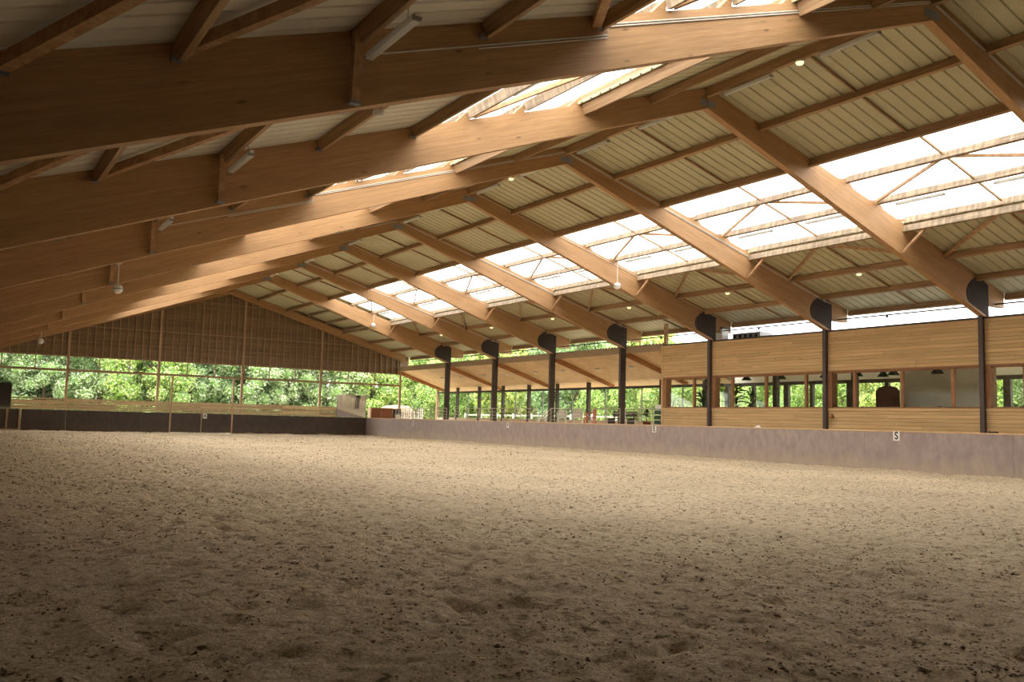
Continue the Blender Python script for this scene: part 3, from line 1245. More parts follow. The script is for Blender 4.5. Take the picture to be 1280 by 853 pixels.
# ------------------------------------------------------------------ raised deck and gallery
bm = B()
box(bm, XK + 0.3, 18.6, YB, YG + 0.8, 0.0, DECK)
tag(obj('floor_gallery', bm, M['concrete']), 'raised concrete gallery deck behind the right kickboard', kind='structure')

XO = 16.9
YC = 21.9   # clubhouse end
gal = empty('wall_gallery', (XO, 38, DECK), 'glazed outer wall of the open gallery with dark posts', kind='structure')
posts = [52.7 - 3.285 * i for i in range(0, 10)]
for i, y in enumerate(posts):
    if y < YC:
        break
    bm = B()
    w = 0.10 if i % 2 == 0 else 0.075
    box(bm, XO - 0.1, XO + 0.1, y - w, y + w, DECK, 3.80)
    obj('post', bm, M['dark_in'] if i else M['post'], gal)
    if y - 3.285 > YC - 3:
        ym = y - 1.64
        bm = B()
        box(bm, XO - 0.03, XO + 0.03, ym - 0.028, ym + 0.028, 1.5, 3.36)
        obj('mullion', bm, M['pvc'], gal)
        for a, b_ in ((y - w, ym + 0.028), (ym - 0.028, y - 3.285 + w)):
            if b_ < YC:
                b_ = YC
            bm = B()
            box(bm, XO - 0.006, XO + 0.006, b_, a, 1.5, 3.36)
            obj('pane', bm, M['glass'], gal)
        bm = B()
        box(bm, XO - 0.06, XO + 0.06, max(y - 3.285 + w, YC), y - w, 3.36, 3.50)
        obj('transom', bm, M['dark_in'], gal)
        bm = B()
        box(bm, XO - 0.09, XO + 0.09, max(y - 3.285 + w, YC), y - w, DECK, 1.5)
        obj('plinth', bm, M['concrete'], gal)

lean = empty('ceiling_gallery', (15, 38, 4.5), 'sloping plywood ceiling and roof of the open gallery', kind='structure')
ZLa, ZLb = 5.06, 3.80
cz = lambda x: ZLa + (x - 13.05) * (ZLb - ZLa) / (XO - 13.05)
n = int(math.ceil((YG + 0.5 - YC) / 1.55))
for i in range(n):
    y1 = YG + 0.5 - i * 1.55
    y0 = max(y1 - 1.55, YC)
    for a, b_ in ((13.05, 14.95), (14.965, 17.7)):
        bm = B()
        prism_xz(bm, [(a, cz(a)), (b_, cz(b_)), (b_, cz(b_) + 0.03), (a, cz(a) + 0.03)], y0 + 0.004, y1 - 0.004)
        obj('ply_panel', bm, M['ply'], lean)
for k in range(4, 9):
    y = k * BAY - 0.05 if k < 8 else YG
    bm = B()
    prism_xz(bm, [(13.06, cz(13.06) - 0.30), (XO + 0.5, cz(XO + 0.5) - 0.20), (XO + 0.5, cz(XO + 0.5) - 0.002), (13.06, cz(13.06) - 0.002)], y - 0.07, y + 0.07)
    obj('lean_to_beam', bm, M['leanto_beam'], lean)
bm = B()
box(bm, 13.04, 13.10, YC, YG + 0.5, 4.92, 5.24)
obj('fascia', bm, plain('beige_brown_fascia', srgb(164, 140, 110), 0.6, 0, 0.08), lean)
bm = B()
prev = None
nn = 500
for i in range(nn + 1):
    y = YC + (YG + 0.5 - YC) * i / nn
    zz = 5.26 + (0.045 if (i // 2) % 2 else 0.0)
    c = [bm.verts.new((13.0, y, zz)), bm.verts.new((17.9, y, zz - 1.6))]
    if prev:
        bm.faces.new((prev[0], prev[1], c[1], c[0]))
    prev = c
obj('corrugated_sheet', bm, plain('pale_metal_sheet', srgb(176, 166, 146), 0.5, 0.1, 0.06), lean)
# small ceiling lamps of the gallery
for k in range(4, 8):
    for j, f in enumerate((0.28, 0.75)):
        y = k * BAY + f * BAY
        if y > YG - 0.6:
            continue
        t = empty('gallery_lamp', (14.95, y, cz(14.95) - 0.1), 'small white lamp on the gallery ceiling, %s from the clubhouse' % ORD[(k - 4) * 2 + j], 'lamp', 'gallery ceiling lamps')
        bm = B()
        lathe(bm, (14.95, y, cz(14.95)), [(0, -0.10), (0.12, -0.09), (0.15, -0.05), (0.15, -0.02), (0, -0.02)], 12)
        obj('lamp_body', bm, M['white'], t, True)
        bm = B()
        lathe(bm, (14.95, y, cz(14.95)), [(0.06, -0.02), (0.06, 0.01), (0, 0.01)], 8)
        obj('mount', bm, M['galv'], t)

# handrails
XH = 12.3


def handrail(y0, y1, nv, lab, stair0=False, stair1=False):
    t = empty('handrail', (XH, (y0 + y1) / 2, DECK), lab, 'handrail', 'gallery handrails')
    for zz in (2.08, 1.87, 1.67, 1.47):
        bm = B()
        pts = [(XH, y0, zz), (XH, y1, zz)]
        r = 0.024 if zz > 2 else 0.014
        tube(bm, pts, r, 6)
        obj('rail', bm, M['rail'], t)
        for fl, yy, s in ((stair0, y0, -1), (stair1, y1, 1)):
            if fl:
                bm = B()
                tube(bm, [(XH, yy, zz), (XH, yy + s * 1.0, zz - 0.66)], r, 6)
                obj('stair_rail', bm, M['rail'], t)
    for i in range(nv + 1):
        y = y0 + (y1 - y0) * i / nv
        bm = B()
        tube(bm, [(XH, y, DECK), (XH, y, 2.08)], 0.022, 6)
        obj('baluster', bm, M['rail'], t)


handrail(42.6, 50.6, 14, 'pale metal handrail with close bars by the far corner')
handrail(31.9, 41.5, 6, 'long pale metal handrail between the second and fourth columns from the gable')
handrail(27.6, 30.4, 2, 'short pale handrail landing with sloping stair rails on both ends', True, True)
handrail(24.4, 26.5, 2, 'short plain pale handrail just before the open column')
handrail(21.95, 24.0, 2, 'pale metal handrail section touching the clubhouse wall')


# ------------------------------------------------------------------ clubhouse
XC = 12.88
club = empty('wall_right_clubhouse', (XC, 8, DECK), 'clubhouse wall clad with horizontal larch boards', kind='structure')
ZS, ZH, ZT = 2.13, 3.54, 5.13


def boards(z0, z1, bays, rows):
    bh = (z1 - z0) / rows
    for y0, y1 in bays:
        for r in range(rows):
            # one or two lengths per row
            cut = random.uniform(0.25, 0.75) * (y1 - y0) + y0
            for a, b_ in ((y0, cut), (cut, y1)):
                bm = B()
                d = random.uniform(0, 0.004)
                box(bm, XC - d, XC + 0.022, a + 0.0015, b_ - 0.0015, z0 + r * bh + 0.005, z0 + (r + 1) * bh - 0.005)
                obj('board', bm, M['board_club'], club)


BAYS = [(18.82, YC), (12.57, 18.70), (6.32, 12.45), (0.07, 6.20), (-6.2, -0.05)]
boards(ZH + 0.05, ZT, BAYS, 12)
boards(DECK, ZS - 0.10, BAYS, 7)
# backing behind the boards, sill and head boards, fascia flashing
for z0, z1 in ((DECK, ZS), (ZH + 0.03, ZT)):
    bm = B()
    box(bm, XC + 0.024, XC + 0.12, -6.2, YC, z0, z1)
    obj('backing', bm, M['gable_board'], club)
for y0, y1 in BAYS:
    bm = B()
    box(bm, XC - 0.035, XC + 0.12, y0, y1, ZS - 0.10, ZS - 0.004)
    obj('sill_board', bm, M['board_club'], club)
    bm = B()
    box(bm, XC - 0.01, XC + 0.12, y0, y1, ZH - 0.01, ZH + 0.045)
    obj('head_board', bm, M['frame_brown'], club)
bm = B()
box(bm, XC - 0.05, XC + 0.14, -6.2, YC, ZT, ZT + 0.06)
obj('flashing', bm, M['dark_in'], club)
bm = B()
box(bm, XC - 0.03, XC + 0.12, YC, YC + 0.10, DECK, ZT)
obj('corner_board', bm, M['board_club'], club)
bm = B()
box(bm, XC + 0.13, 18.5, YC - 0.02, YC + 0.08, DECK, ZT)
# (end wall towards the gallery is mostly glass: keep only a low wall and a lintel)
bm.free()
for z0, z1 in ((DECK, ZS), (ZH + 0.03, ZT)):
    bm = B()
    box(bm, XC + 0.13, 16.8, YC - 0.02, YC + 0.08, z0, z1)
    obj('end_wall', bm, M['board_club'], club)
bm = B()
box(bm, 12.95, 18.7, -6.2, YC, 4.86, 5.0)
obj('flat_roof', bm, M['pvc'], club)

wi = 0
for (y0, y1), muls in zip(BAYS, ([19.83], [17.46, 15.56, 13.50], [11.23, 9.25, 7.32], [4.9, 2.6], [])):
    wi += 1
    if not muls:
        muls = [-2.0, -4.0]
    wn = empty('window_%d' % wi, (XC, (y0 + y1) / 2, ZS), 'brown wooden window band of the clubhouse, %s bay from the gallery' % ORD[wi - 1], kind='structure')
    yl = y1 - (0.22 if wi > 1 else 0.24)
    bm = B()
    box(bm, XC - 0.03, XC + 0.32, yl, y1, ZS, ZH - 0.01)
    obj('reveal_post', bm, M['frame_brown'], wn)
    bm = B()
    box(bm, XC + 0.05, XC + 0.11, y0, yl, ZS, ZS + 0.05)
    obj('bottom_frame', bm, M['frame_brown'], wn)
    bm = B()
    box(bm, XC + 0.05, XC + 0.11, y0, yl, ZH - 0.06, ZH - 0.012)
    obj('top_frame', bm, M['frame_brown'], wn)
    ed = [yl] + muls + [y0]
    for m in muls:
        bm = B()
        box(bm, XC + 0.0, XC + 0.12, m - 0.055, m + 0.055, ZS + 0.05, ZH - 0.06)
        obj('mullion', bm, M['frame_brown'], wn)
    for a, b_ in zip(ed, ed[1:]):
        bm = B()
        box(bm, XC + 0.075, XC + 0.085, b_ + (0.055 if b_ != y0 else 0), a - (0.055 if a != yl else 0), ZS + 0.05, ZH - 0.06)
        obj('pane', bm, M['glass'], wn)

# clubhouse interior
XE = 18.4
bm = B()
box(bm, XC + 0.13, XE, -6.2, YC - 0.05, 4.15, 4.2)
tag(obj('ceiling_clubhouse', bm, M['white_wall']), 'white ceiling inside the clubhouse', kind='structure')
ow = empty('wall_clubhouse_outer', (XE, 14, DECK), 'outer clubhouse wall of tall windows with dark posts', kind='structure')
for ya, yb in ((-6.2, YC + 3),):
    bm = B()
    box(bm, XE, XE + 0.12, ya, yb, DECK, 1.7)
    obj('plinth', bm, M['dark_in'], ow)
    bm = B()
    box(bm, XE - 0.02, XE + 0.12, ya, yb, 3.42, 3.58)
    obj('lintel', bm, M['dark_in'], ow)
    bm = B()
    box(bm, XE, XE + 0.12, ya, yb, 3.58, 4.2)
    obj('upper_panel', bm, M['white_wall'], ow)
for i, y in enumerate([24.6, 23.0, 21.2, 19.1, 17.6, 15.5, 13.6, 12.2, 10.4, 8.4, 6.0, 3.6, 1.2, -1.2]):
    bm = B()
    w = 0.14 if i % 2 else 0.09
    box(bm, XE - 0.08, XE + 0.08, y - w, y + w, DECK, 3.42)
    obj('post', bm, M['dark_in'], ow)
    bm = B()
    box(bm, XE + 0.02, XE + 0.03, y - 1.2, y - w, 1.7, 3.42)
    obj('pane', bm, M['glass'], ow)
bm = B()
box(bm, 15.6, 15.75, 7.75, 11.1, DECK, 4.15)
tag(obj('wall_clubhouse_partition', bm, M['white_wall']), 'white partition block inside the clubhouse', kind='structure')
for i, (y, x) in enumerate(((17.0, 15.2), (12.9, 15.2))):
    bm = B()
    box(bm, x - 0.11, x + 0.11, y - 0.11, y + 0.11, DECK, 4.15)
    t = tag(obj('pillar', bm, M['steel']), 'dark square pillar inside the clubhouse, %s one from the gallery' % ORD[i], kind='structure')


def pendant(x, y, lab):
    t = empty('pendant_lamp', (x, y, 3.45), lab, 'lamp', 'clubhouse pendant lamps')
    bm = B()
    lathe(bm, (x, y, 3.45), [(0.04, 0.28), (0.06, 0.22), (0.22, 0.02), (0.23, 0.0), (0.21, 0.0), (0.05, 0.2), (0.0, 0.24)], 14)
    obj('shade', bm, M['lampgreen'], t, True)
    bm = B()
    tube(bm, [(x, y, 3.70), (x, y, 4.15)], 0.008, 5)
    obj('cord', bm, M['black'], t)


for i, (x, y) in enumerate(((14.6, 20.6), (14.6, 18.2), (14.6, 16.2), (14.6, 13.9), (14.4, 12.2), (14.4, 10.6), (15.2, 11.6), (14.4, 8.8))):
    pendant(x, y, 'dark green cone pendant in the clubhouse, %s from the gallery' % ORD[i])

# high-backed settle with curved top
t = empty('settle', (15.0, 11.3, DECK), 'high round-topped brown settle inside the clubhouse', 'settle')
bm = B()
prism_yz(bm, [(10.75, DECK), (11.75, DECK), (11.75, 2.86), (11.62, 3.0), (11.4, 3.06), (11.1, 3.06), (10.88, 3.0), (10.75, 2.86)], 14.92, 15.02)
obj('backrest', bm, M['settle'], t)
bm = B()
box(bm, 15.02, 15.5, 10.75, 11.75, 1.5, 1.6)
obj('seat', bm, M['settle'], t)
for y in (10.78, 11.67):
    bm = B()
    box(bm, 15.02, 15.5, y, y + 0.05, DECK, 1.5)
    obj('side', bm, M['settle'], t)


def chair(x, y, rot, mat, name, lab, cat='chair', group=None, zb=DECK, s=1.0):
    t = empty(name, (x, y, zb), lab, cat, group)
    t.rotation_euler = (0, 0, rot)
    t.scale = (s, s, s)

    def part(nm, fn, m=mat, sm=False):
        bm = B()
        fn(bm)
        bmesh.ops.recalc_face_normals(bm, faces=bm.faces)
        me = bpy.data.meshes.new(nm)
        bm.to_mesh(me)
        bm.free()
        me.materials.append(m)
        o = bpy.data.objects.new(nm, me)
        COL.objects.link(o)
        o.parent = t
        return o
    part('seat', lambda b_: box(b_, -0.22, 0.22, -0.22, 0.22, 0.42, 0.46))

    def bk(b_):
        prev = None
        for i in range(9):
            a = -1.0 + 2.0 * i / 8
            p = [(0.26 * math.sin(a), -0.14 - 0.10 * math.cos(a), z) for z in (0.46, 0.88 - 0.06 * abs(a))]
            q = [(0.285 * math.sin(a), -0.14 - 0.125 * math.cos(a), z) for z in (0.46, 0.88 - 0.06 * abs(a))]
            c = [b_.verts.new(v) for v in (p[0], p[1], q[1], q[0])]
            if prev:
                for j in range(4):
                    b_.faces.new((prev[j], prev[(j + 1) % 4], c[(j + 1) % 4], c[j]))
            else:
                b_.faces.new(c)
            prev = c
        b_.faces.new(prev[::-1])
    part('backrest', bk)
    for sx in (-1, 1):
        for sy in (-1, 1):
            part('leg', lambda b_, sx=sx, sy=sy: bar(b_, (sx * 0.22, sy * 0.22, 0), (sx * 0.19, sy * 0.19, 0.42), 0.04, 0.04))
        part('armrest', lambda b_, sx=sx: (bar(b_, (sx * 0.24, -0.2, 0.66), (sx * 0.24, 0.2, 0.64), 0.05, 0.03), bar(b_, (sx * 0.24, 0.19, 0.46), (sx * 0.24, 0.19, 0.64), 0.04, 0.03)))
    return t


chair(15.2, 30.6, 1.2, M['red'], 'garden_chair', 'red plastic garden chair behind the stair landing', s=1.25)
chair(15.6, 32.3, -0.6, M['white'], 'garden_chair', 'white plastic garden chair just left of the red chair', s=1.15)
chair(15.5, 33.8, 2.4, M['white'], 'garden_chair', 'white plastic garden chair, second to the left of the red chair', s=1.15)
chair(15.7, 36.2, 0.8, M['white'], 'garden_chair', 'white plastic garden chair standing alone near the gallery glazing', s=1.15)
dinn = []
for i, (y, x) in enumerate(((12.0, 14.0), (11.2, 13.8), (10.2, 13.9), (8.6, 13.8), (5.4, 13.7), (4.2, 13.8))):
    chair(x, y, 0.5 * i, M['black'], 'dining_chair', 'black chair inside the clubhouse just above the sill, %s from the gallery' % ORD[i], group='clubhouse chairs', s=1.3)

# bench, trolley, planters
t = empty('bench', (14.3, 26.6, DECK), 'dark wooden bench behind the handrail next to the clubhouse', 'bench')
for zz, xx in ((1.60, 14.10), (1.60, 14.25), (1.60, 14.40)):
    bm = B()
    box(bm, xx - 0.06, xx + 0.06, 25.7, 27.7, zz - 0.02, zz + 0.02)
    obj('seat_slat', bm, M['steel'], t)
for zz in (1.78, 1.93):
    bm = B()
    box(bm, 14.50, 14.54, 25.7, 27.7, zz - 0.06, zz + 0.06)
    obj('back_slat', bm, M['steel'], t)
for y in (25.9, 27.5):
    bm = B()
    box(bm, 14.04, 14.46, y - 0.03, y + 0.03, DECK, 1.58)
    box(bm, 14.46, 14.50, y - 0.03, y + 0.03, DECK, 1.99)
    obj('bench_leg', bm, M['steel'], t)
t = empty('crate_trolley', (13.4, 22.4, DECK), 'trolley stacked with green crates beside the clubhouse corner', 'trolley')
for i in range(3):
    bm = B()
    box(bm, 13.1, 13.6, 22.1, 22.75, 1.35 + i * 0.24, 1.35 + i * 0.24 + 0.21)
    cr = obj('crate', bm, M['green_p'], t)
    bm = B()
    box(bm, 13.09, 13.10, 22.06, 22.79, 1.35 + i * 0.24 + 0.185, 1.35 + i * 0.24 + 0.215)
    obj('rim', bm, M['offwhite'], cr)
bm = B()
box(bm, 13.08, 13.62, 22.08, 22.77, 1.26, 1.34)
obj('platform', bm, M['pvc'], t)
for y in (22.1, 22.74):
    bm = B()
    tube(bm, [(13.62, y, 1.2), (13.62, y, 2.25)], 0.02, 6)
    obj('upright', bm, M['rail'], t)
    bm = B()
    lathe(bm, (13.3, y, 1.18), [(0, -0.07), (0.08, -0.07), (0.08, 0.05), (0, 0.05)], 8)
    obj('wheel', bm, M['black'], t)
bm = B()
box(bm, 13.1, 13.6, 22.15, 22.7, 2.09, 2.3)
obj('top_box', bm, M['white'], t)


def leaf_fan(bm, c, n, r, hgt, lw):
    for i in range(n):
        az = random.uniform(0, 2 * math.pi)
        el = random.uniform(0.1, 1.3)
        d = Vector((math.cos(az) * math.cos(el), math.sin(az) * math.cos(el), math.sin(el)))
        b0 = Vector(c) + Vector((0, 0, random.uniform(0, hgt)))
        L = r * random.uniform(0.6, 1.0)
        s = d.cross(Vector((0, 0, 1))).normalized() * lw
        m = b0 + d * L * 0.55
        e = b0 + d * L + Vector((0, 0, -L * 0.25))
        v = [bm.verts.new(p) for p in (b0, m + s, e, m - s)]
        bm.faces.new((v[0], v[1], v[2]))
        bm.faces.new((v[0], v[2], v[3]))


def potted(x, y, zb, hh, lab, r=0.5, n=70):
    t = empty('potted_plant', (x, y, zb), lab, 'plant', 'potted plants')
    bm = B()
    lathe(bm, (x, y, zb), [(0, 0.0), (0.16, 0.0), (0.22, 0.36), (0.24, 0.36), (0.24, 0.42), (0.2, 0.42), (0.19, 0.36), (0, 0.36)], 14)
    obj('pot', bm, M['terracotta'], t, True)
    bm = B()
    tube(bm, [(x, y, zb + 0.34), (x + 0.03, y, zb + hh)], [0.03, 0.012], 6)
    obj('stem', bm, M['bark'], t)
    bm = B()
    leaf_fan(bm, (x, y, zb + 0.6), n, r, hh - 0.65, 0.045)
    obj('leaves', bm, M['leaf_in'], t)


potted(14.6, 21.0, DECK, 1.75, 'leafy potted plant behind the first clubhouse window', 0.55, 90)
potted(14.0, 18.3, DECK, 2.1, 'tall potted plant behind the dark pillar end of the second clubhouse window', 0.6, 80)
potted(14.3, 17.7, DECK, 1.9, 'slimmer potted plant beside the tall one in the second clubhouse window', 0.5, 60)
potted(14.5, 24.9, DECK, 0.95, 'small potted plant standing between the bench and the green crates', 0.3, 50)

# roof-top unit and vent on the clubhouse roof
t = empty('ventilation_unit', (14.0, 17.4, 5.0), 'grey ventilation unit with dark slots on the clubhouse roof', 'vent unit')
bm = B()
box(bm, 13.7, 14.5, 16.6, 18.2, 5.0, 5.52)
obj('housing', bm, M['pvc'], t)
for i in range(5):
    bm = B()
    y = 16.75 + i * 0.31
    box(bm, 13.685, 13.70, y, y + 0.14, 5.08, 5.44)
    obj('slot', bm, M['black'], t)
bm = B()
box(bm, 13.75, 14.3, 15.4, 16.6, 5.0, 5.32)
obj('duct', bm, M['galv'], t)
t = empty('vent_box', (13.6, 18.35, 5.0), 'small white vent box on the clubhouse roof beside a column', 'vent box')
bm = B()
box(bm, 13.35, 13.75, 18.5, 18.95, 5.0, 5.75)
obj('body', bm, M['offwhite'], t)
bm = B()
box(bm, 13.30, 13.80, 18.45, 19.0, 5.75, 5.82)
obj('hood', bm, M['dark_in'], t)

# small timber post between lean-to and eave at the clubhouse corner
bm = B()
box(bm, 13.0, 13.14, YC - 0.05, YC + 0.11, ZT + 0.06, TR(12.9) - 0.2)
tag(obj('trim_1', bm, M['purlin']), 'short timber post above the clubhouse corner', kind='structure')

# water pipe under the right eave
t = empty('sprinkler_pipe', (13.3, 20, 5.75), 'thin grey water pipe running below the right eave', 'pipe')
bm = B()
tube(bm, [(13.45, -4, 5.66), (13.45, 20, 5.66), (13.45, 50.5, 5.66)], 0.03, 6)
obj('pipe_run', bm, M['dark_in'], t)
for y in [3 + 6.25 * i for i in range(8)]:
    bm = B()
    tube(bm, [(13.45, y, 5.66), (13.45, y, TR(13.45) - 0.01)], 0.008, 5)
    obj('hanger', bm, M['galv'], t)
    bm = B()
    box(bm, 13.42, 13.48, y + 0.9, y + 0.98, 5.56, 5.66)
    obj('nozzle', bm, M['black'], t)

# kickboard-top odds and ends
t = empty('spectacle_case', (XK + 0.05, 4.55, ZK), 'small dark case lying on the right kickboard capping', 'case')
bm = B()
box(bm, XK - 0.0, XK + 0.08, 4.42, 4.70, ZK + 0.013, ZK + 0.05)
obj('case_body', bm, M['black'], t)
bm = B()
box(bm, XK + 0.0, XK + 0.08, 4.42, 4.70, ZK + 0.051, ZK + 0.062)
obj('lid', bm, M['steel'], t)
bm = B()
v = [bm.verts.new(p) for p in ((XK + 0.01, 13.55, 1.314), (XK + 0.09, 13.55, 1.314), (XK + 0.09, 13.9, 1.314), (XK + 0.01, 13.9, 1.314), (XK + 0.04, 13.66, 1.40), (XK + 0.06, 13.78, 1.37))]
for f in ((0, 1, 4), (1, 2, 5), (1, 5, 4), (2, 3, 5), (3, 0, 4), (3, 4, 5), (0, 3, 2, 1)):
    bm.faces.new([v[i] for i in f])
tag(obj('crumpled_paper', bm, M['white']), 'crumpled white paper lying on the right kickboard capping', 'paper')
t = empty('copper_bell', (XC - 0.06, 12.2, 1.80), 'small copper bell on the clubhouse wall below the window sill', 'bell')
bm = B()
lathe(bm, (XC - 0.08, 12.2, 1.76), [(0, 0.12), (0.05, 0.10), (0.07, 0.04), (0.08, 0.0), (0, 0.0)], 12)
obj('bell_body', bm, plain('copper', srgb(176, 104, 70), 0.3, 0.8, 0.05), t, True)
bm = B()
tube(bm, [(XC - 0.08, 12.2, 1.87), (XC, 12.2, 1.90)], 0.012, 6)
obj('bracket', bm, M['black'], t)


# ------------------------------------------------------------------ lamps under the roof
def batten_lamp(x, y0, y1, z, lab, group, hang=0.0, tiltx=0.0):
    t = empty('strip_lamp', (x, (y0 + y1) / 2, z), lab, 'strip lamp', group)
    bm = B()
    box(bm, x - 0.03, x + 0.03, y0, y1, z + 0.025, z + 0.07)
    obj('housing', bm, M['offwhite'], t)
    bm = B()
    prism = [(x - 0.06, z + 0.024), (x - 0.045, z - 0.025), (x + 0.045, z - 0.025), (x + 0.06, z + 0.024)]
    prism_xz(bm, prism, y0 + 0.03, y1 - 0.03)
    obj('diffuser', bm, M['tube'], t)
    for yy in (y0, y1 - 0.03):
        bm = B()
        prism_xz(bm, prism, yy, yy + 0.03)
        obj('end_cap', bm, M['pvc'], t)
    if hang:
        for yy in (y0 + 0.25, y1 - 0.25):
            bm = B()
            tube(bm, [(x, yy, z + 0.07), (x, yy, z + 0.07 + hang)], 0.006, 5)
            obj('hanger', bm, M['galv'], t)


for i in range(-1, 7):
    y = i * BAY
    o = ORD[6 - i] if i < 7 else ''
    for j, (a, b_) in enumerate(((4.10, 5.65), (1.15, 2.70))):
        w = 'far' if j == 0 else 'near'
        if i >= 0:
            batten_lamp(7.36, y + a, y + b_, 8.06, '%s grey strip lamp under the right skylight, %s bay from the gable frame' % (w, o), 'strip lamps under the right skylight', hang=0.10)
            batten_lamp(0.02, y + a - 0.1, y + b_ - 0.1, 9.76, '%s pale strip lamp below the ridge, %s bay from the gable frame' % (w, o), 'strip lamps below the ridge', hang=0.05)
    if -1 <= i < 4:
        batten_lamp(-6.85, y + 3.2, y + 4.75, TL(6.85) + 0.10, 'grey strip lamp under the left skylight, %s bay from the gable frame' % (ORD[6 - i]), 'strip lamps under the left skylight')
    if -1 <= i < 3:
        batten_lamp(-12.14, y + 4.62, y + 5.97, TL(12.14) - 0.42, 'grey strip lamp hung on the left purlin, %s bay from the gable frame' % (ORD[6 - i]), 'strip lamps on the left purlin', hang=0.22)


def bulkhead(x, y, z, lab, group, glow=True):
    t = empty('bulkhead_lamp', (x, y, z), lab, 'lamp', group)
    bm = B()
    lathe(bm, (x, y, z), [(0, 0.05), (0.10, 0.05), (0.11, 0.0), (0.0, 0.0)], 14)
    obj('base', bm, M['offwhite'], t, False)
    bm = B()
    lathe(bm, (x, y, z - 0.002), [(0.095, 0.0), (0.08, -0.04), (0.04, -0.058), (0, -0.06)], 14)
    obj('glass_dome', bm, M['lit'] if glow else M['white'], t, True)


for i in range(0, 7):
    y = i * BAY + 3.1
    o = ORD[6 - i]
    bulkhead(10.65, y, TR(10.65) - 0.275, 'lit round lamp under the lower right purlin, %s bay from the gable frame' % o, 'round lamps on the right purlin')
    if i in (0, 2, 6):
        bulkhead(0.0, y + (0.05 if i < 6 else 1), 9.80, 'lit round lamp below the ridge, %s bay from the gable frame' % o, 'round lamps below the ridge')
bulkhead(-10.40, 3.35, TL(10.4) - 0.28, 'pale round lamp under the left purlin beside the second frame from the viewpoint', 'round lamps on the left', False)


def sphere_speaker(x, y, z, ztop, lab):
    t = empty('ball_loudspeaker', (x, y, z), lab, 'loudspeaker', 'ball loudspeakers')
    bm = B()
    prof = [(0.15 * math.cos(a), 0.15 * math.sin(a)) for a in [math.pi / 2 - math.pi * i / 10 for i in range(11)]]
    prof[0] = (0, 0.15)
    prof[-1] = (0, -0.15)
    lathe(bm, (x, y, z), prof, 16)
    obj('ball', bm, M['white'], t, True)
    bm = B()
    tube(bm, [(x, y, z + 0.14), (x, y, ztop)], 0.014, 6)
    obj('rod', bm, M['offwhite'], t)
    bm = B()
    lathe(bm, (x, y, z), [(0.155, 0.012), (0.155, -0.012), (0.149, -0.012), (0.149, 0.012), (0.155, 0.012)], 16)
    obj('ring', bm, M['galv'], t)


sphere_speaker(7.1, 18.4, 7.05, TR(7.1) + 0.01, 'white ball loudspeaker hanging below the right skylight')
sphere_speaker(7.1, 43.45, 7.36, TR(7.1) + 0.01, 'white ball loudspeaker near the right end of the gable wall')
sphere_speaker(-12.1, 18.4, 4.95, TL(12.1) - 0.2, 'white ball loudspeaker hanging on the left beside a strut')
sphere_speaker(-12.1, 43.4, 4.95, TL(12.1) - 0.2, 'small white ball loudspeaker at the far left under the last frame')
bulkhead(9.35, YG - 0.3, ZG - 0.02, 'small lit lamp on the gable lintel right of the mirror', 'round lamps on the gable')

# ------------------------------------------------------------------ unseen enclosure: left wall and rear wall
lw = empty('wall_left', (XL, 18, 0), 'boarded left side wall of the hall', kind='structure')
for i in range(11):
    y0 = YB + i * 6.1
    bm = B()
    box(bm, XL - 0.06, XL, y0, min(y0 + 6.09, YG + 0.5), -0.1, TL(-XL) + 0.02)
    obj('panel', bm, M['dark_board'], lw)
bm = B()
prism_xz(bm, [(XL - 0.06, -0.1), (18.6, -0.1), (18.6, 4.2), (14.3, TR(14.3)), (0, 10.13), (XL - 0.06, TL(-XL))], YB - 0.1, YB)
tag(obj('wall_back', bm, M['dark_board']), 'rear wall of the hall behind the viewpoint', kind='structure')


# ------------------------------------------------------------------ trees
def crown_mesh(name, mat, rx, ry, hgt, nclump, nleaf, leaf, seed, base=0.4):
    r = np.random.default_rng(seed)
    V, Fc = [], []
    # clumps of leaves spread over a rounded, full-bodied crown
    cl = []
    for i in range(nclump):
        while True:
            u = r.uniform(-1, 1, 3)
            d = np.linalg.norm(u)
            if 0.74 < d < 1:
                break
        zc = base + hgt * (0.5 + 0.5 * u[2])
        cl.append((u[0] * rx, u[1] * ry, zc, r.uniform(0.5, 1.0)))
    cl = np.array(cl)
    per = nleaf // nclump
    cen = np.repeat(cl[:, :3], per, axis=0)
    rad = np.repeat(cl[:, 3], per)
    n = len(cen)
    dirs = r.normal(size=(n, 3))
    dirs /= np.linalg.norm(dirs, axis=1)[:, None]
    rr = rad * r.uniform(0.55, 1.05, n) * 1.15
    pos = cen + dirs * rr[:, None] * np.array([1, 1, 0.8])
    pos[:, 2] = np.maximum(pos[:, 2], 0.05)
    # leaf quads roughly facing outwards
    nrm = dirs + r.normal(size=(n, 3)) * 0.5 + np.array([0, 0, 0.35])
    nrm /= np.linalg.norm(nrm, axis=1)[:, None]
    t = np.cross(nrm, r.normal(size=(n, 3)))
    t /= np.linalg.norm(t, axis=1)[:, None]
    b_ = np.cross(nrm, t)
    s = leaf * r.uniform(0.6, 1.3, n)[:, None]
    P0 = pos - t * s
    P1 = pos + b_ * s * 0.5
    P2 = pos + t * s
    P3 = pos - b_ * s * 0.5
    V = np.stack([P0, P1, P2, P3], 1).reshape(-1, 3)
    Fc = np.arange(n * 4).reshape(-1, 4)
    me = bpy.data.meshes.new(name)
    me.from_pydata(V.tolist(), [], Fc.tolist())
    me.materials.append(mat)
    return me, cl


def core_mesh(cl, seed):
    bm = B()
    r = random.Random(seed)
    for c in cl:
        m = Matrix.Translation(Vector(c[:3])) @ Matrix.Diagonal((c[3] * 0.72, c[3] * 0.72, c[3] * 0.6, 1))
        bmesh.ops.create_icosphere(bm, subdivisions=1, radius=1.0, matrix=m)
    return mesh_of('inner_leaves', bm, M['core'])


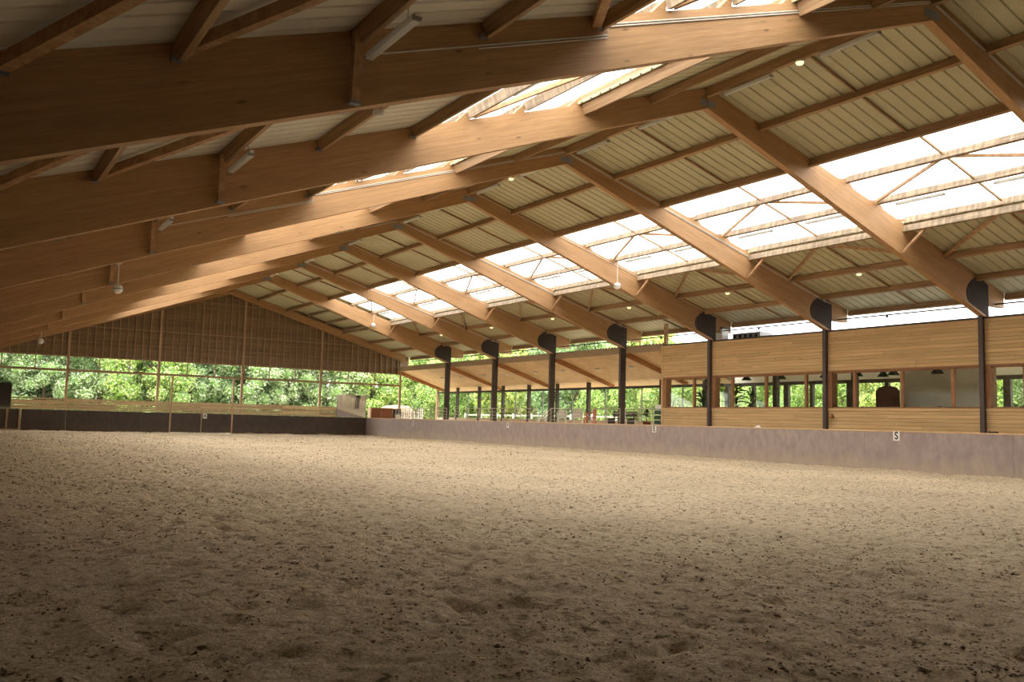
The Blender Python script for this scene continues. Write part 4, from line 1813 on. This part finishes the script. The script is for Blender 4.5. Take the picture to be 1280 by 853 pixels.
def trunk_mesh(hgt, seed):
    r = random.Random(seed)
    bm = B()
    tube(bm, [(0, 0, -0.35), (0.05, 0.02, hgt * 0.3), (0.12 * r.uniform(-1, 1), 0.1, hgt * 0.62), (0.2 * r.uniform(-1, 1), 0, hgt * 0.85)], [0.2, 0.15, 0.11, 0.04], 7)
    for i in range(5):
        a = r.uniform(0, 6.28)
        z0 = hgt * r.uniform(0.2, 0.55)
        L = r.uniform(1.0, 2.0)
        tube(bm, [(0, 0, z0), (math.cos(a) * L * 0.5, math.sin(a) * L * 0.5, z0 + L * 0.4), (math.cos(a) * L, math.sin(a) * L, z0 + L * 0.9)], [0.07, 0.05, 0.02], 5)
    return mesh_of('trunk', bm, M['bark'])


VARS = []
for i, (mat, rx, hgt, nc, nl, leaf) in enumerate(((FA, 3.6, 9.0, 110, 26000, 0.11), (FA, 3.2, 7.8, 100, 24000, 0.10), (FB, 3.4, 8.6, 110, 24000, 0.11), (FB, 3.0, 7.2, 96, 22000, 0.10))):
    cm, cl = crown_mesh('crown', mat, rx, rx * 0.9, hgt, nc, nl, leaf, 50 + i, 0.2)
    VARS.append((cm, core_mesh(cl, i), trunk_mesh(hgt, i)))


def tree(x, y, v, s, rot, lab, group, zb=-0.3):
    cm, ic, tm = VARS[v]
    t = empty('tree', (x, y, zb), lab, 'tree', group)
    t.rotation_euler = (0, 0, rot)
    t.scale = (s, s, s)
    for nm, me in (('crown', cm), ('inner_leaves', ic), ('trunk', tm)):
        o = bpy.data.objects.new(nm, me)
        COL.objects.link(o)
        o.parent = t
    return t


xs = [-27, -22.5, -18, -13.5, -9.5, -5.2, -1.0, 3.4, 7.8, 12.2, 16.8, 21.5, 26.5, 31]
for i, x in enumerate(xs):
    tree(x + random.uniform(-0.8, 0.8), 74 + random.uniform(-2, 3), (0, 1, 1, 0, 1, 0, 2, 1, 0, 1, 0, 2, 3, 2)[i], random.uniform(1.05, 1.25), random.uniform(0, 6.28),
         'leafy tree beyond the far gable opening, %s from the left' % ORD[i], 'trees beyond the far gable')
for i, x in enumerate([-33, -25, -17, -9, -1, 7, 15, 23, 31, 39]):
    tree(x * 1.2, 88 + random.uniform(-1, 1), i % 2, 1.75, random.uniform(0, 6.28), 'tall tree in the back row beyond the gable, %s from the left' % ORD[i], 'back row of trees beyond the far gable')
ys = [63, 57.5, 52, 46.5, 41, 36, 31, 26.5, 22, 17.5, 13, 8, 2]
for i, y in enumerate(ys):
    tall = 1.5 if y > 50 else (0.95 if y > 42 else 0.76)
    tree(31 + random.uniform(-1.5, 1.5), y, (2, 3, 1, 2, 3, 2, 3, 2, 3, 2, 1, 3, 2)[i], tall * random.uniform(0.95, 1.1), random.uniform(0, 6.28),
         'bright green tree beyond the gallery and clubhouse, %s counted from the gable' % ORD[i], 'trees beyond the gallery')

for i, y in enumerate([66, 58, 50, 42, 34, 26, 18, 10]):
    tree(40, y, (2, 3)[i % 2], 1.9 if y > 55 else 0.85, random.uniform(0, 6.28), 'tall tree in the back row beyond the gallery, %s from the gable' % ORD[i], 'back row of trees beyond the gallery')

def shrub(x, y, v, sc, lab, group):
    tree(x, y, v, sc, random.uniform(0, 6.28), lab, group)


for i in range(12):
    shrub(-36 + i * 6.4, 81 + random.uniform(-0.5, 0.5), i % 2, 0.85, 'rounded tree in the middle row beyond the gable, %s from the left' % ORD[i], 'middle row of trees beyond the far gable')
for i, y in enumerate([70, 64, 58, 52, 46, 40, 34, 28, 22, 16, 10, 4]):
    shrub(36 + random.uniform(-0.4, 0.4), y, 2 + i % 2, 0.8, 'rounded tree in the middle row beyond the gallery, %s from the gable' % ORD[i], 'middle row of trees beyond the gallery')

# white paddock fence outside the gallery
t = empty('paddock_fence', (22.5, 46, -0.3), 'white wooden paddock fence outside the gallery glazing', 'fence')
for i in range(9):
    y = 58 - i * 2.6
    bm = B()
    box(bm, 22.44, 22.56, y - 0.06, y + 0.06, -0.35, 1.95)
    obj('post', bm, M['white'], t)
    if i < 8:
        for zz in (1.0, 1.4, 1.8):
            bm = B()
            box(bm, 22.40, 22.44, y - 2.6, y, zz - 0.06, zz + 0.06)
            obj('rail', bm, M['white'], t)

# jump wings stored outside the far corner
for j, xx in enumerate((14.2, 15.1, 16.0)):
    t = empty('jump_wing', (xx, 54.2, -0.3), 'white slatted jump wing outside the far right corner, %s from the left' % ORD[j], 'jump wing', 'jump wings')
    for i in range(5):
        bm = B()
        box(bm, xx - 0.36 + i * 0.18 - 0.035, xx - 0.36 + i * 0.18 + 0.035, 54.18, 54.22, -0.3, 1.95 + 0.08 * i)
        obj('upright', bm, M['white'], t)
    for zz in (0.3, 1.4):
        bm = B()
        box(bm, xx - 0.42, xx + 0.42, 54.23, 54.27, zz - 0.05, zz + 0.05)
        obj('crossbar', bm, M['white'], t)
t = empty('wicker_hut', (15.6, 57, -0.3), 'round beige thatched shelter outside the far right corner', 'shelter')
bm = B()
lathe(bm, (15.6, 57.5, -0.3), [(1.3, 0), (1.3, 2.2), (1.2, 2.22), (1.2, 0)], 18)
obj('shelter_wall', bm, M['gable_board'], t)
bm = B()
lathe(bm, (15.6, 57.5, -0.3), [(1.5, 2.15), (1.4, 2.4), (1.0, 2.65), (0, 2.75)], 18)
obj('shelter_roof', bm, M['post'], t)
